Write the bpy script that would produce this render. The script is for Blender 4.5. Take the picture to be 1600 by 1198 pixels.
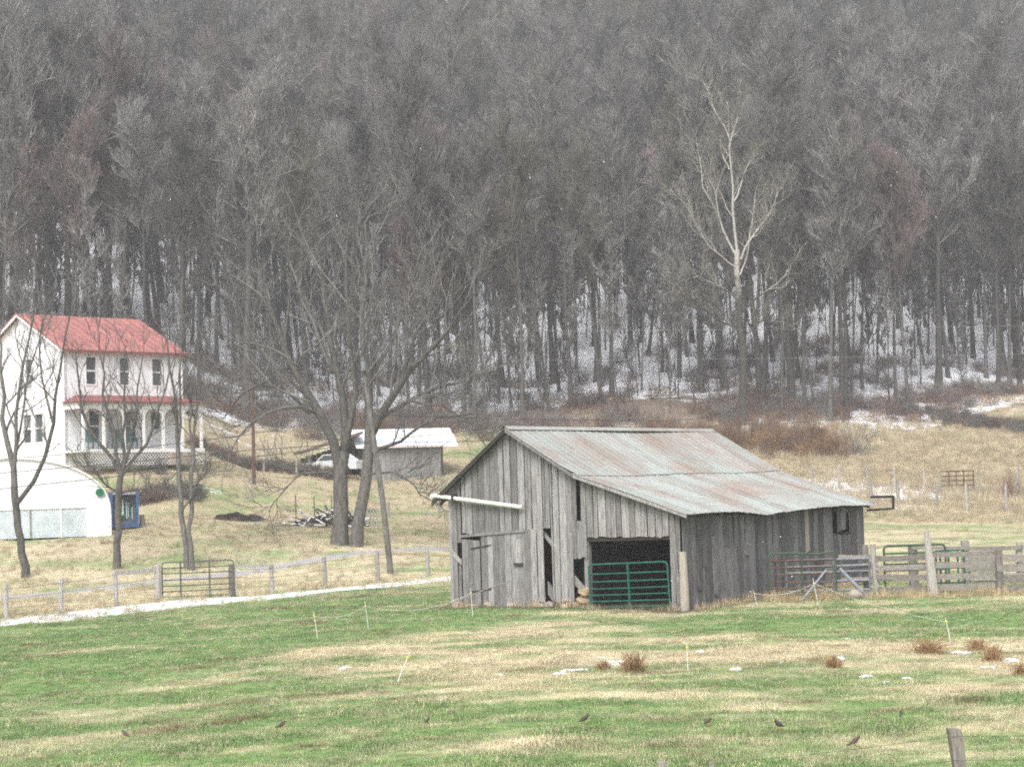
import bpy, math, random
import numpy as np
from mathutils import Vector, Matrix

# ------------------------------------------------------------------ scene, camera, light
for o in list(bpy.data.objects):
    bpy.data.objects.remove(o)
SC = bpy.context.scene
COL = SC.collection
F, P, ROLL = 3000.0, math.atan(161 / 3000.0), math.radians(1.7)
CAM = np.array([0.0, 0.0, 3.2])
cam_data = bpy.data.cameras.new('camera')
cam_data.sensor_width = 36.0
cam_data.lens = F / 1600.0 * 36.0
cam_data.clip_start = 0.5
cam_data.clip_end = 3000
cam = bpy.data.objects.new('camera', cam_data)
COL.objects.link(cam)
cam.matrix_world = (Matrix.Translation(Vector(CAM)) @ Matrix.Rotation(math.pi / 2 + P, 4, 'X')
                    @ Matrix.Rotation(-ROLL, 4, 'Z'))
SC.camera = cam

SUN_EL, SUN_AZ = math.radians(52), math.radians(198)      # azimuth clockwise from +Y
world = bpy.data.worlds.new('World')
SC.world = world
world.use_nodes = True
nt = world.node_tree
bg = nt.nodes['Background']
sky = nt.nodes.new('ShaderNodeTexSky')
sky.sky_type = 'NISHITA'
sky.sun_disc = False
sky.sun_elevation = SUN_EL
sky.sun_rotation = SUN_AZ
sky.air_density = 1.0
sky.dust_density = 6.0
sky.ozone_density = 1.0
hs = nt.nodes.new('ShaderNodeHueSaturation')
hs.inputs['Saturation'].default_value = 0.22
nt.links.new(sky.outputs[0], hs.inputs['Color'])
nt.links.new(hs.outputs[0], bg.inputs['Color'])
bg.inputs['Strength'].default_value = 0.15
sun_data = bpy.data.lights.new('sun', 'SUN')
sun_data.energy = 1.3
sun_data.angle = math.radians(25)
sun_data.color = (1.0, 0.97, 0.93)
sun = bpy.data.objects.new('sun', sun_data)
COL.objects.link(sun)
sd = Vector((math.sin(SUN_AZ) * math.cos(SUN_EL), math.cos(SUN_AZ) * math.cos(SUN_EL), math.sin(SUN_EL)))
sun.rotation_euler = sd.to_track_quat('Z', 'Y').to_euler()
SC.view_settings.view_transform = 'Standard'
SC.view_settings.look = 'None'
SC.view_settings.exposure = 0.95
SC.view_settings.gamma = 1.0
SC.cycles.use_denoising = False     # the denoiser smears bare twigs into feathers
SC.cycles.sample_clamp_indirect = 3.0
SC.cycles.filter_width = 1.9
SC.cycles.use_adaptive_sampling = False
SC.cycles.max_bounces = 6
HAZE_DENSITY = 0.0012

rng = np.random.default_rng(7)
rnd = random.Random(11)

# ------------------------------------------------------------------ pixel -> place helpers
def ray(x, y):
    u, v = x - 800.0, 599.0 - y
    c, s = math.cos(ROLL), math.sin(ROLL)
    a, b = u * c + v * s, -u * s + v * c
    d = np.array([a / F, math.cos(P) - b / F * math.sin(P), math.sin(P) + b / F * math.cos(P)])
    return d / d[1]
def at(x, y, Y):
    return CAM + ray(x, y) * Y

# ------------------------------------------------------------------ terrain
COLS = [(-0.267, [(0, -.35), (20, -.4), (40, -.5), (60, -.5), (67, -.12), (74, .25), (79, 1.65), (88, 2.3), (95, 4.9), (105, 6), (130, 10.6)]),
        (-0.178, [(0, -.3), (20, -.3), (40, -.35), (60, -.4), (67, -.2), (74.5, .3), (80, 1.4), (88, 2.4), (94, 4.2), (98, 4.75), (106, 5.7), (132, 10.4)]),
        (-0.133, [(0, -.2), (20, -.2), (40, -.25), (60, -.32), (67, -.28), (75, .17), (80, 1.2), (90, 2.1), (96, 3.4), (102, 4.2), (110, 4.5), (118, 5.2), (140, 10.2)]),
        (-0.06, [(0, -.15), (20, -.15), (40, -.2), (60, -.22), (70, -.12), (80, .95), (95, 2.1), (110, 3.4), (117, 3.75), (140, 9)]),
        (0.0, [(0, -.1), (20, -.1), (50, -.2), (60, -.15), (70, -.1), (80, .4), (95, 2.0), (115, 4.0), (140, 7.9)]),
        (0.133, [(0, -.1), (20, -.1), (50, -.2), (60, 0), (75, .9), (100, 2.6), (135, 7.2)]),
        (0.267, [(0, -.1), (20, -.1), (50, -.25), (60, 0), (75, .7), (100, 1.7), (120, 3.9), (145, 8.3), (160, 10.5)])]
GY = np.arange(-80, 620.1, 0.5)
PROF = []
for a_, l_ in COLS:
    ys, zs = zip(*l_)
    z = np.interp(GY, ys, zs)
    y0, z0 = ys[-1], zs[-1]
    far = GY > y0
    t = GY[far] - y0
    z[far] = z0 + 0.26 * t + 0.00075 * np.minimum(t, 180) ** 2 + 0.27 * np.maximum(t - 180, 0)
    far2 = GY > 400
    z[far2] = z[np.searchsorted(GY, 400)] + 0.25 * (GY[far2] - 400)
    k = np.hanning(13); k /= k.sum()
    zz = np.convolve(np.pad(z, 6, mode='edge'), k, mode='valid')
    PROF.append(zz)
PROF = np.array(PROF)
AS = np.array([c[0] for c in COLS])

def hash2(ix, iy, seed):
    h = (ix.astype(np.int64) * 374761393 + iy.astype(np.int64) * 668265263 + seed * 982451653) & 0x7fffffff
    h = (h ^ (h >> 13)) * 1274126177 & 0x7fffffff
    h = (h ^ (h >> 16)) & 0xffffff
    return h / float(0xffffff)
def vnoise(x, y, seed=0):
    x = np.asarray(x, float); y = np.asarray(y, float)
    ix, iy = np.floor(x), np.floor(y)
    fx, fy = x - ix, y - iy
    fx = fx * fx * (3 - 2 * fx); fy = fy * fy * (3 - 2 * fy)
    a = hash2(ix, iy, seed); b = hash2(ix + 1, iy, seed); c = hash2(ix, iy + 1, seed); d = hash2(ix + 1, iy + 1, seed)
    return (a * (1 - fx) + b * fx) * (1 - fy) + (c * (1 - fx) + d * fx) * fy
def fbm(x, y, seed=0, o=4):
    s = 0; w = 0.5; t = 0
    for i in range(o):
        s = s + w * vnoise(np.asarray(x) * 2 ** i + 17.3 * i, np.asarray(y) * 2 ** i - 9.1 * i, seed + i); t += w; w *= 0.55
    return s / t
def sstep(a, b, x):
    t = np.clip((np.asarray(x, float) - a) / (b - a), 0, 1)
    return t * t * (3 - 2 * t)

def ground(X, Y):
    X = np.asarray(X, float); Y = np.asarray(Y, float)
    a = np.clip(X / np.maximum(Y, 18.0), AS[0], AS[-1])
    i = np.clip(np.searchsorted(AS, a, side='right') - 1, 0, len(AS) - 2)
    t = (a - AS[i]) / (AS[i + 1] - AS[i])
    t = t * t * (3 - 2 * t) * 0.5 + t * 0.5
    iy = np.clip((Y - GY[0]) / 0.5, 0, len(GY) - 1.001)
    j = np.floor(iy).astype(int); fy = iy - j
    z0 = PROF[i, j] * (1 - fy) + PROF[i, j + 1] * fy
    z1 = PROF[i + 1, j] * (1 - fy) + PROF[i + 1, j + 1] * fy
    z = z0 * (1 - t) + z1 * t
    far = sstep(120, 170, Y)
    z = z + far * (fbm(X / 26.0, Y / 40.0, 5, 3) - 0.5) * 7.0 + far * (fbm(X / 14.0, Y / 5.0, 15, 2) - 0.5) * 1.6
    z = z + (fbm(X / 5.0, Y / 4.0, 9, 3) - 0.5) * 0.16 * (1 + 2.0 * sstep(66, 90, Y))
    return z
def gz(X, Y):
    return float(ground(np.array([X]), np.array([Y]))[0])
def place(px, py, Y, sink=0.0):
    p = at(px, py, Y)
    return np.array([p[0], Y, gz(p[0], Y) - sink])
def hit(px, py, lo=20, hi=420):
    """where the line of sight through a point of the picture meets the ground"""
    Ys = np.arange(lo, hi, 0.5)
    r = ray(px, py)
    pts = CAM[None] + r[None] * Ys[:, None]
    below = pts[:, 2] < ground(pts[:, 0], pts[:, 1])
    k = np.argmax(below) if below.any() else len(Ys) - 1
    return np.array([pts[k, 0], Ys[k], gz(pts[k, 0], Ys[k])])

def wood_edge(X, Y):
    """distance beyond the lower edge of the wood (metres, + inside)"""
    a = X / np.maximum(Y, 18.0)
    e = np.interp(a, [-.33, -.2, -.13, -.05, 0.0, .05, .1, .2, .267, .33], [122, 124, 131, 134, 137, 140, 137, 141, 152, 155])
    return Y - e

# fence line beside the road: pixel x -> Y
def fence_Y(X):
    return np.interp(X, [-16.0, -13.8, -8.2, -3.2, 2.0], [60, 62.5, 67, 71, 74])
def road_Y(X):
    return np.interp(X, [-30, -17, -9.9, -2.6, 10.0], [62.5, 67.5, 75, 80, 84])

def zones(X, Y):
    """green share, snow share, wood share, road share"""
    X = np.asarray(X, float); Y = np.asarray(Y, float)
    n = fbm(X / 3.4, Y / 0.95, 21, 4)
    n2 = fbm(X / 1.2, Y / 0.7, 31, 3)
    g = np.full(X.shape, 0.60)
    a = X / np.maximum(Y, 10)
    def blob(cx, cy, rx, ry, val, soft=0.5):
        nonlocal g
        d = ((X - cx) / rx) ** 2 + ((Y - cy) / ry) ** 2
        w = 1 - sstep(1 - soft, 1 + soft, np.sqrt(d))
        g = g * (1 - w) + val * w
    blob(-9.5, 47, 8.5, 13, 0.90)
    blob(-5.0, 56, 6.5, 7.5, 0.85)
    blob(-1.6, 39.5, 4.2, 4.6, 0.26)
    blob(2.6, 43.5, 4.2, 4.5, 0.40)
    blob(9.0, 45.0, 5.5, 3.0, 0.95, 0.4)
    blob(8.5, 36.0, 8.5, 3.2, 0.20, 0.5)
    blob(2.0, 34.5, 5.0, 1.2, 0.3, 0.5)
    blob(11.5, 49.5, 5, 1.5, 0.6, 0.5)
    blob(-4.6, 33.5, 1.2, 3.2, 0.8, 0.5)
    mid = sstep(57, 60, Y)
    right = sstep(-0.01, 0.03, a)
    g = np.where((Y > 57) & (a > 0.02), 0.40 * (1 - sstep(80, 92, Y)) + 0.06 * sstep(80, 92, Y), g)
    fy = fence_Y(X)
    left = 1 - sstep(-0.04, 0.0, a)
    beyond = sstep(-1.0, 0.5, Y - fy) * left
    g = g * (1 - beyond) + beyond * (0.27 - 0.05 * sstep(95, 110, Y))
    green_patch = np.exp(-(((X + 5) / 7) ** 2 + ((Y - 96) / 4) ** 2)) + np.exp(-(((X + 15) / 8) ** 2 + ((Y - 93) / 3) ** 2))
    g = g + 0.14 * np.clip(green_patch, 0, 1)
    gm = sstep(0.17, 0.83, g + (n - 0.5) * 1.05 + (n2 - 0.5) * 0.9)
    # snow
    s = np.full(X.shape, 0.05)
    s = s + 0.02 * sstep(30, 40, Y)
    w = np.interp(X, [-18, -9, -1, 3], [2.7, 1.7, 1.0, 0.7])
    dl = Y - (fy - 1.7)
    strip = np.exp(-(dl / w) ** 2) * (X < 2.5)
    s = s + 0.95 * strip
    s = s + left * sstep(70, 76, Y) * 0.19
    s = s + 0.10 * np.exp(-((Y - (road_Y(X) + 1.2)) / 1.6) ** 2) * left
    s = s + right * (0.50 * np.exp(-((Y - 100.5) / 4.5) ** 2) * (1 - sstep(0.21, 0.26, a)) + 0.12 + 0.3 * np.exp(-((Y - 91) / 2.0) ** 2) * (1 - sstep(0.2, 0.25, a)))
    s = s + 0.16 * np.exp(-(((X - 8) / 8) ** 2 + ((Y - 37) / 2.2) ** 2)) + 0.20 * np.exp(-(((X - 1.2) / 2.0) ** 2 + ((Y - 36.0) / 1.0) ** 2))
    we = wood_edge(X, Y)
    wd = sstep(-6, 3, we + (fbm(X / 6, Y / 6, 3, 3) - 0.5) * 12)
    s = s * (1 - wd) + 0.66 * wd
    s = s + (1 - wd) * 0.35 * np.exp(-((we + 6) / 6) ** 2) * np.where(a > 0.05, 1, 0.3)
    s = s + 0.25 * np.exp(-((we + 3) / 3.0) ** 2) * (a > 0.12)
    # red brown bramble bank just inside the wood edge is free of snow in places
    s = s - 0.45 * np.exp(-((we - 3) / 4.0) ** 2) * sstep(0.4, 0.6, fbm(X / 14, Y / 9, 77, 2))
    road = np.exp(-((Y - road_Y(X)) / .65) ** 6) * (a < 0.06)
    s = s * (1 - 0.8 * road)
    return gm, np.clip(s, 0, 1), wd, road, n, n2

def ground_rgb(X, Y):
    gm, s, wd, road, n, n2 = zones(X, Y)
    m = fbm(np.asarray(X) / 0.9, np.asarray(Y) / 0.6, 41, 3)[..., None]
    m2 = fbm(np.asarray(X) / 7.0, np.asarray(Y) / 3.0, 47, 3)[..., None]
    g1, g2 = np.array([.098, .185, .062]), np.array([.22, .295, .122])
    s1, s2 = np.array([.55, .485, .335]), np.array([.41, .36, .24])
    green = g1 * (1 - m) + g2 * m
    straw = s1 * (1 - m2) + s2 * m2
    straw = straw * (0.75 + 0.5 * m)
    brown = np.array([.17, .115, .07])
    far_tan = sstep(66, 92, Y)[..., None]
    straw = straw * (1 - 0.5 * far_tan) + far_tan * 0.5 * np.array([.29, .225, .155])
    c = straw * (1 - gm[..., None]) + green * gm[..., None]
    spots = sstep(0.66, 0.77, fbm(np.asarray(X) / 1.1, np.asarray(Y) / 0.55, 61, 3))[..., None] * 0.7
    c = c * (1 - spots) + brown * spots
    aa = np.asarray(X) / np.maximum(np.asarray(Y), 10)
    bank = (np.exp(-((np.asarray(Y) - (137 - (np.asarray(X) - 32))) / 3.0) ** 2) * sstep(.19, .215, aa) * .8)[..., None]
    c = c * (1 - bank) + np.array([.13, .08, .06]) * bank
    lit1, lit2 = np.array([.15, .12, .10]), np.array([.24, .195, .16])
    litter = lit1 * (1 - m) + lit2 * m
    c = c * (1 - wd[..., None]) + litter * wd[..., None]
    # trampled muddy ground plus painted contact shade at barn gable foot and corral
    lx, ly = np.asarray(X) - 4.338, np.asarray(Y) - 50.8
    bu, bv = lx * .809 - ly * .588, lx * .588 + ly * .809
    mud_shade = sstep(-1.0 - .5 * vnoise(bu * 1.3, bv, 8), -.25, bv) * (1 - sstep(10.9, 11.4, bv)) * sstep(-8.6, -7.9, bu) * (1 - sstep(.15, .7 + .4 * vnoise(bv, bu, 4), bu))
    mud_shade = np.maximum(mud_shade, .85 * np.exp(-((np.asarray(Y) - 53.6) / .55) ** 2) * sstep(6.6, 7.2, np.asarray(X)))[..., None] * .85
    c = c * (1 - mud_shade) + np.array([.085, .068, .05]) * mud_shade
    rc = np.array([.33, .32, .33])
    c = c * (1 - road[..., None]) + rc * road[..., None]
    return c, s

# ------------------------------------------------------------------ materials
MATS = {}
def new_mat(name):
    m = bpy.data.materials.new(name); m.use_nodes = True
    MATS[name] = m
    return m, m.node_tree, m.node_tree.nodes['Principled BSDF']
def rgb(c):
    return (c[0], c[1], c[2], 1)
def mat_plain(name, c, rough=0.8, metal=0.0, var=0.25, scale=6.0, stretch=(1, 1, 1), objvar=0.15, bump=0.0, second=None, spec=0.3, coord='Object'):
    """base colour broken up by noise, with a small random shift for each object"""
    m, t, b = new_mat(name)
    tc = t.nodes.new('ShaderNodeTexCoord'); mp = t.nodes.new('ShaderNodeMapping')
    mp.inputs['Scale'].default_value = stretch
    t.links.new(tc.outputs[coord], mp.inputs[0])
    oi = t.nodes.new('ShaderNodeObjectInfo')
    off = t.nodes.new('ShaderNodeMath'); off.operation = 'MULTIPLY'; off.inputs[1].default_value = 37.0
    t.links.new(oi.outputs['Random'], off.inputs[0])
    nz = t.nodes.new('ShaderNodeTexNoise'); nz.noise_dimensions = '4D'
    nz.inputs['Scale'].default_value = scale; nz.inputs['Detail'].default_value = 6; nz.inputs['Roughness'].default_value = 0.65
    t.links.new(mp.outputs[0], nz.inputs['Vector']); t.links.new(off.outputs[0], nz.inputs['W'])
    r = t.nodes.new('ShaderNodeValToRGB')
    d = second if second else tuple(x * (1 - var * 1.6) for x in c)
    l = tuple(min(1, x * (1 + var)) for x in c)
    r.color_ramp.elements[0].position = 0.30; r.color_ramp.elements[0].color = rgb(d)
    r.color_ramp.elements[1].position = 0.70; r.color_ramp.elements[1].color = rgb(l)
    t.links.new(nz.outputs[0], r.inputs[0])
    hv = t.nodes.new('ShaderNodeHueSaturation')
    mr = t.nodes.new('ShaderNodeMapRange')
    mr.inputs[3].default_value = 1 - objvar; mr.inputs[4].default_value = 1 + objvar
    t.links.new(oi.outputs['Random'], mr.inputs[0]); t.links.new(mr.outputs[0], hv.inputs['Value'])
    t.links.new(r.outputs[0], hv.inputs['Color']); t.links.new(hv.outputs[0], b.inputs['Base Color'])
    b.inputs['Roughness'].default_value = rough; b.inputs['Metallic'].default_value = metal
    b.inputs['Specular IOR Level'].default_value = spec
    if bump:
        bp = t.nodes.new('ShaderNodeBump'); bp.inputs['Strength'].default_value = bump; bp.inputs['Distance'].default_value = 0.02
        t.links.new(nz.outputs[0], bp.inputs['Height']); t.links.new(bp.outputs[0], b.inputs['Normal'])
    return m

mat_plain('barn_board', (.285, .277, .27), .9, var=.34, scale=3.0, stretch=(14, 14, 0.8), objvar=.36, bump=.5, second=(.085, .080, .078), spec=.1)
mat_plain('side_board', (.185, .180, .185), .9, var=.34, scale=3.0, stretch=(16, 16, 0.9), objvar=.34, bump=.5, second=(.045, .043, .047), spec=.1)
mat_plain('tan_board', (.36, .325, .275), .9, var=.22, scale=3.0, stretch=(14, 14, 1.2), objvar=.15, bump=.4, spec=.1)
mat_plain('fence_wood', (.25, .232, .21), .95, var=.32, scale=4.0, stretch=(3, 8, 8), objvar=.25, bump=.5, spec=.1)
mat_plain('post_wood', (.25, .23, .205), .95, var=.34, scale=4.0, stretch=(9, 9, 1.3), objvar=.25, bump=.6, spec=.1)
mat_plain('pale_post', (.36, .34, .31), .95, var=.25, scale=4.0, stretch=(9, 9, 1.3), objvar=.2, bump=.4, spec=.1)
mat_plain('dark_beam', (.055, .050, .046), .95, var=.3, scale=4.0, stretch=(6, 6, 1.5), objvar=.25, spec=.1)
mat_plain('green_paint', (.018, .115, .085), .5, var=.25, scale=9, objvar=.08)
mat_plain('old_green', (.03, .085, .05), .6, var=.3, scale=9, objvar=.1, second=(.06, .05, .03))
mat_plain('rust', (.125, .075, .052), .9, var=.4, scale=9, objvar=.2)
mat_plain('rusty_brown', (.13, .075, .055), .9, var=.35, scale=6, objvar=.1)
mat_plain('gate_dark', (.07, .085, .06), .7, var=.3, scale=9, objvar=.15)
mat_plain('steel', (.21, .23, .26), .6, metal=.1, var=.2, scale=7, objvar=.15)
mat_plain('white_metal', (.70, .70, .66), .5, var=.08, scale=4, objvar=.03, second=(.55, .54, .48))
mat_plain('house_white', (.87, .88, .90), .7, var=.03, scale=2, objvar=.02, second=(.78, .785, .80), stretch=(1, 1, 9))
mat_plain('trim_white', (.80, .80, .79), .6, var=.02, scale=4, objvar=.02)
mat_plain('red_metal', (.37, .155, .142), .6, var=.22, scale=1.6, objvar=.08)
mat_plain('dark_red', (.23, .085, .078), .7, var=.2, scale=4, objvar=.1)
mat_plain('glass', (.10, .115, .125), .15, var=.25, scale=1.5, objvar=.3, spec=.6)
mat_plain('curtain', (.30, .30, .31), .6, var=.25, scale=2, objvar=.2)
mat_plain('film_white', (.84, .85, .88), .55, var=.02, scale=.9, objvar=.0, second=(.70, .72, .75))
mat_plain('film_grey', (.52, .59, .62), .5, var=.15, scale=2.5, objvar=.1)
mat_plain('blue_paint', (.05, .11, .25), .5, var=.15, scale=6, objvar=.03)
mat_plain('teal_plastic', (.13, .20, .20), .6, var=.12, scale=5, objvar=.2)
mat_plain('green_plastic', (.01, .17, .08), .5, var=.15, scale=5, objvar=.02)
mat_plain('shed_board', (.25, .245, .24), .9, var=.25, scale=2.5, stretch=(6, 6, .7), objvar=.16, spec=.1)
mat_plain('shed_roof', (.80, .82, .86), .6, var=.05, scale=1.5, objvar=.04, second=(.52, .57, .62))
mat_plain('brown_roof', (.14, .10, .085), .8, var=.3, scale=3, objvar=.1)
mat_plain('orange_trim', (.40, .17, .07), .8, var=.25, scale=5, objvar=.1)
mat_plain('car_white', (.60, .62, .64), .35, var=.03, scale=2, objvar=.0)
mat_plain('rubber', (.02, .02, .02), .8, var=.2, scale=6, objvar=.1)
mat_plain('soil', (.028, .022, .018), .95, var=.4, scale=6, objvar=.1)
mat_plain('red_tarp', (.34, .14, .11), .8, var=.25, scale=2.0, objvar=.0)
mat_plain('snow', (.84, .85, .88), .7, var=.03, scale=8, objvar=.02, second=(.74, .76, .80))
mat_plain('stone', (.34, .30, .25), .95, var=.3, scale=5, objvar=.2, bump=.5)
mat_plain('tan_stone', (.33, .26, .17), .95, var=.3, scale=5, objvar=.15, bump=.5)
mat_plain('bark', (.135, .128, .118), .95, var=.40, scale=5, stretch=(4, 4, .7), objvar=.22, spec=.05)
mat_plain('bark_dark', (.085, .08, .075), .95, var=.35, scale=3, stretch=(4, 4, .7), objvar=.3, spec=.05)
mat_plain('twig_grey', (.235, .226, .217), .95, var=.35, scale=.8, objvar=.26, spec=.05)
mat_plain('twig_dark', (.155, .150, .142), .95, var=.35, scale=.8, objvar=.25, spec=.05)
mat_plain('twig_red', (.225, .180, .174), .95, var=.35, scale=.6, objvar=.25, spec=.05)
mat_plain('twig_olive', (.195, .187, .155), .95, var=.35, scale=.6, objvar=.25, spec=.05)
mat_plain('bramble', (.25, .175, .135), .95, var=.35, scale=.9, objvar=.3, spec=.05)
mat_plain('reed', (.34, .22, .12), .95, var=.35, scale=6, objvar=.15, spec=.1)
mat_plain('rod_white', (.74, .76, .74), .5, var=.05, scale=6, objvar=.03)
mat_plain('yellow', (.72, .55, .05), .5, var=.1, scale=6, objvar=.05)
mat_plain('wire_dark', (.06, .06, .06), .7, var=.1, scale=2, objvar=.05)
mat_plain('wire_pale', (.24, .245, .25), .6, var=.1, scale=2, objvar=.05)
mat_plain('bird_back', (.075, .065, .06), .9, var=.2, scale=30, objvar=.15)
mat_plain('bird_red', (.36, .085, .03), .9, var=.2, scale=30, objvar=.15)

# sycamore bark: pale upper limbs, brown plates lower on the trunk
m, t, b = new_mat('sycamore_bark')
tc = t.nodes.new('ShaderNodeTexCoord'); nz = t.nodes.new('ShaderNodeTexNoise'); nz.inputs['Scale'].default_value = .9; nz.inputs['Detail'].default_value = 5
t.links.new(tc.outputs['Object'], nz.inputs['Vector'])
sx = t.nodes.new('ShaderNodeSeparateXYZ'); t.links.new(tc.outputs['Object'], sx.inputs[0])
mr = t.nodes.new('ShaderNodeMapRange'); mr.inputs[1].default_value = 7.0; mr.inputs[2].default_value = 11.5; mr.inputs[3].default_value = -.38; mr.inputs[4].default_value = .20
t.links.new(sx.outputs[2], mr.inputs[0])
ad = t.nodes.new('ShaderNodeMath'); t.links.new(mr.outputs[0], ad.inputs[0]); t.links.new(nz.outputs[0], ad.inputs[1])
r = t.nodes.new('ShaderNodeValToRGB'); r.color_ramp.elements[0].position = .42; r.color_ramp.elements[0].color = (.06, .056, .046, 1); r.color_ramp.elements[1].position = .64; r.color_ramp.elements[1].color = (.42, .405, .365, 1)
t.links.new(ad.outputs[0], r.inputs[0]); t.links.new(r.outputs[0], b.inputs['Base Color']); b.inputs['Roughness'].default_value = .9

# rusty galvanised roofing
m, t, b = new_mat('barn_roof')
tc = t.nodes.new('ShaderNodeTexCoord'); oi = t.nodes.new('ShaderNodeObjectInfo')
def noise(scale, detail, stretch, w=None, coord='Object'):
    mp = t.nodes.new('ShaderNodeMapping'); mp.inputs['Scale'].default_value = stretch
    t.links.new(tc.outputs[coord], mp.inputs[0])
    n_ = t.nodes.new('ShaderNodeTexNoise'); n_.noise_dimensions = '4D'; n_.inputs['Scale'].default_value = scale; n_.inputs['Detail'].default_value = detail; n_.inputs['Roughness'].default_value = .68
    t.links.new(mp.outputs[0], n_.inputs['Vector'])
    if w: t.links.new(w, n_.inputs['W'])
    return n_.outputs[0]
wm = t.nodes.new('ShaderNodeMath'); wm.operation = 'MULTIPLY'; wm.inputs[1].default_value = 3.0; t.links.new(oi.outputs['Random'], wm.inputs[0])
n1 = noise(.55, 4, (1, 1, 1)); n2_ = noise(2.0, 7, (.6, 2.8, .6), wm.outputs[0]); n3 = noise(7, 6, (.8, 4, .8))
def math_(op, a, bb):
    k = t.nodes.new('ShaderNodeMath'); k.operation = op
    for i_, v_ in enumerate((a, bb)):
        if isinstance(v_, (int, float)): k.inputs[i_].default_value = v_
        else: t.links.new(v_, k.inputs[i_])
    return k.outputs[0]
rf = math_('ADD', math_('MULTIPLY', n1, 1.30), math_('ADD', math_('MULTIPLY', n2_, .50), math_('MULTIPLY', n3, .30)))
ra = t.nodes.new('ShaderNodeValToRGB'); ra.color_ramp.elements[0].position = .92; ra.color_ramp.elements[1].position = 1.22
ra.color_ramp.elements[0].position = .46; ra.color_ramp.elements[1].position = .64
t.links.new(math_('MULTIPLY', rf, .5), ra.inputs[0])
cg = t.nodes.new('ShaderNodeMix'); cg.data_type = 'RGBA'; cg.inputs[6].default_value = (.245, .27, .258, 1); cg.inputs[7].default_value = (.35, .385, .37, 1); t.links.new(n3, cg.inputs[0])
cr = t.nodes.new('ShaderNodeMix'); cr.data_type = 'RGBA'; cr.inputs[6].default_value = (.165, .095, .072, 1); cr.inputs[7].default_value = (.30, .205, .165, 1); t.links.new(n2_, cr.inputs[0])
cm = t.nodes.new('ShaderNodeMix'); cm.data_type = 'RGBA'; t.links.new(math_('MULTIPLY', ra.outputs[0], .74), cm.inputs[0]); t.links.new(cg.outputs[2], cm.inputs[6]); t.links.new(cr.outputs[2], cm.inputs[7])
hv = t.nodes.new('ShaderNodeHueSaturation'); mr = t.nodes.new('ShaderNodeMapRange'); mr.inputs[3].default_value = .88; mr.inputs[4].default_value = 1.1
t.links.new(oi.outputs['Random'], mr.inputs[0]); t.links.new(mr.outputs[0], hv.inputs['Value']); t.links.new(cm.outputs[2], hv.inputs['Color'])
t.links.new(hv.outputs[0], b.inputs['Base Color']); b.inputs['Roughness'].default_value = .75; b.inputs['Specular IOR Level'].default_value = .25

# ground: zone colours from the mesh, fine break-up and snow edges from noise
m, t, b = new_mat('ground')
at1 = t.nodes.new('ShaderNodeAttribute'); at1.attribute_name = 'gcol'
at2 = t.nodes.new('ShaderNodeAttribute'); at2.attribute_name = 'gsnow'
tc = t.nodes.new('ShaderNodeTexCoord')
nf = noise(5.0, 8, (1, 2.2, 1)); nm = noise(.55, 8, (.8, 2.4, 1.2)); nl = noise(18, 4, (1, 1.6, 1))
mr = t.nodes.new('ShaderNodeMapRange'); mr.inputs[1].default_value = .3; mr.inputs[2].default_value = .7; mr.inputs[3].default_value = .62; mr.inputs[4].default_value = 1.38
t.links.new(math_('MULTIPLY', math_('ADD', nf, nl), .5), mr.inputs[0])
hv = t.nodes.new('ShaderNodeHueSaturation'); t.links.new(mr.outputs[0], hv.inputs['Value']); t.links.new(at1.outputs['Color'], hv.inputs['Color'])
sn = math_('ADD', math_('MULTIPLY', math_('SUBTRACT', math_('ADD', math_('MULTIPLY', nm, .56), math_('ADD', math_('MULTIPLY', nf, .32), math_('MULTIPLY', nl, .12))), .5), 2.0), .5)
sf = t.nodes.new('ShaderNodeMapRange'); sf.interpolation_type = 'SMOOTHSTEP'; sf.inputs[1].default_value = .90; sf.inputs[2].default_value = 1.0
sadd = math_('ADD', sn, math_('ADD', math_('MULTIPLY', at2.outputs['Fac'], .9), .0))
t.links.new(sadd, sf.inputs[0])
mx = t.nodes.new('ShaderNodeMix'); mx.data_type = 'RGBA'; t.links.new(sf.outputs[0], mx.inputs[0]); t.links.new(hv.outputs[0], mx.inputs[6]); mx.inputs[7].default_value = (.72, .73, .77, 1)
t.links.new(mx.outputs[2], b.inputs['Base Color']); b.inputs['Roughness'].default_value = .95; b.inputs['Specular IOR Level'].default_value = .1
bp = t.nodes.new('ShaderNodeBump'); bp.inputs['Strength'].default_value = .6; bp.inputs['Distance'].default_value = .06
t.links.new(nf, bp.inputs['Height']); t.links.new(bp.outputs[0], b.inputs['Normal'])

# grass blades: colour carried by each tuft
m, t, b = new_mat('grass_blade')
ai = t.nodes.new('ShaderNodeAttribute'); ai.attribute_type = 'INSTANCER'; ai.attribute_name = 'tcol'
t.links.new(ai.outputs['Color'], b.inputs['Base Color']); b.inputs['Roughness'].default_value = .8; b.inputs['Specular IOR Level'].default_value = .2

def M(n): return MATS[n]

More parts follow.
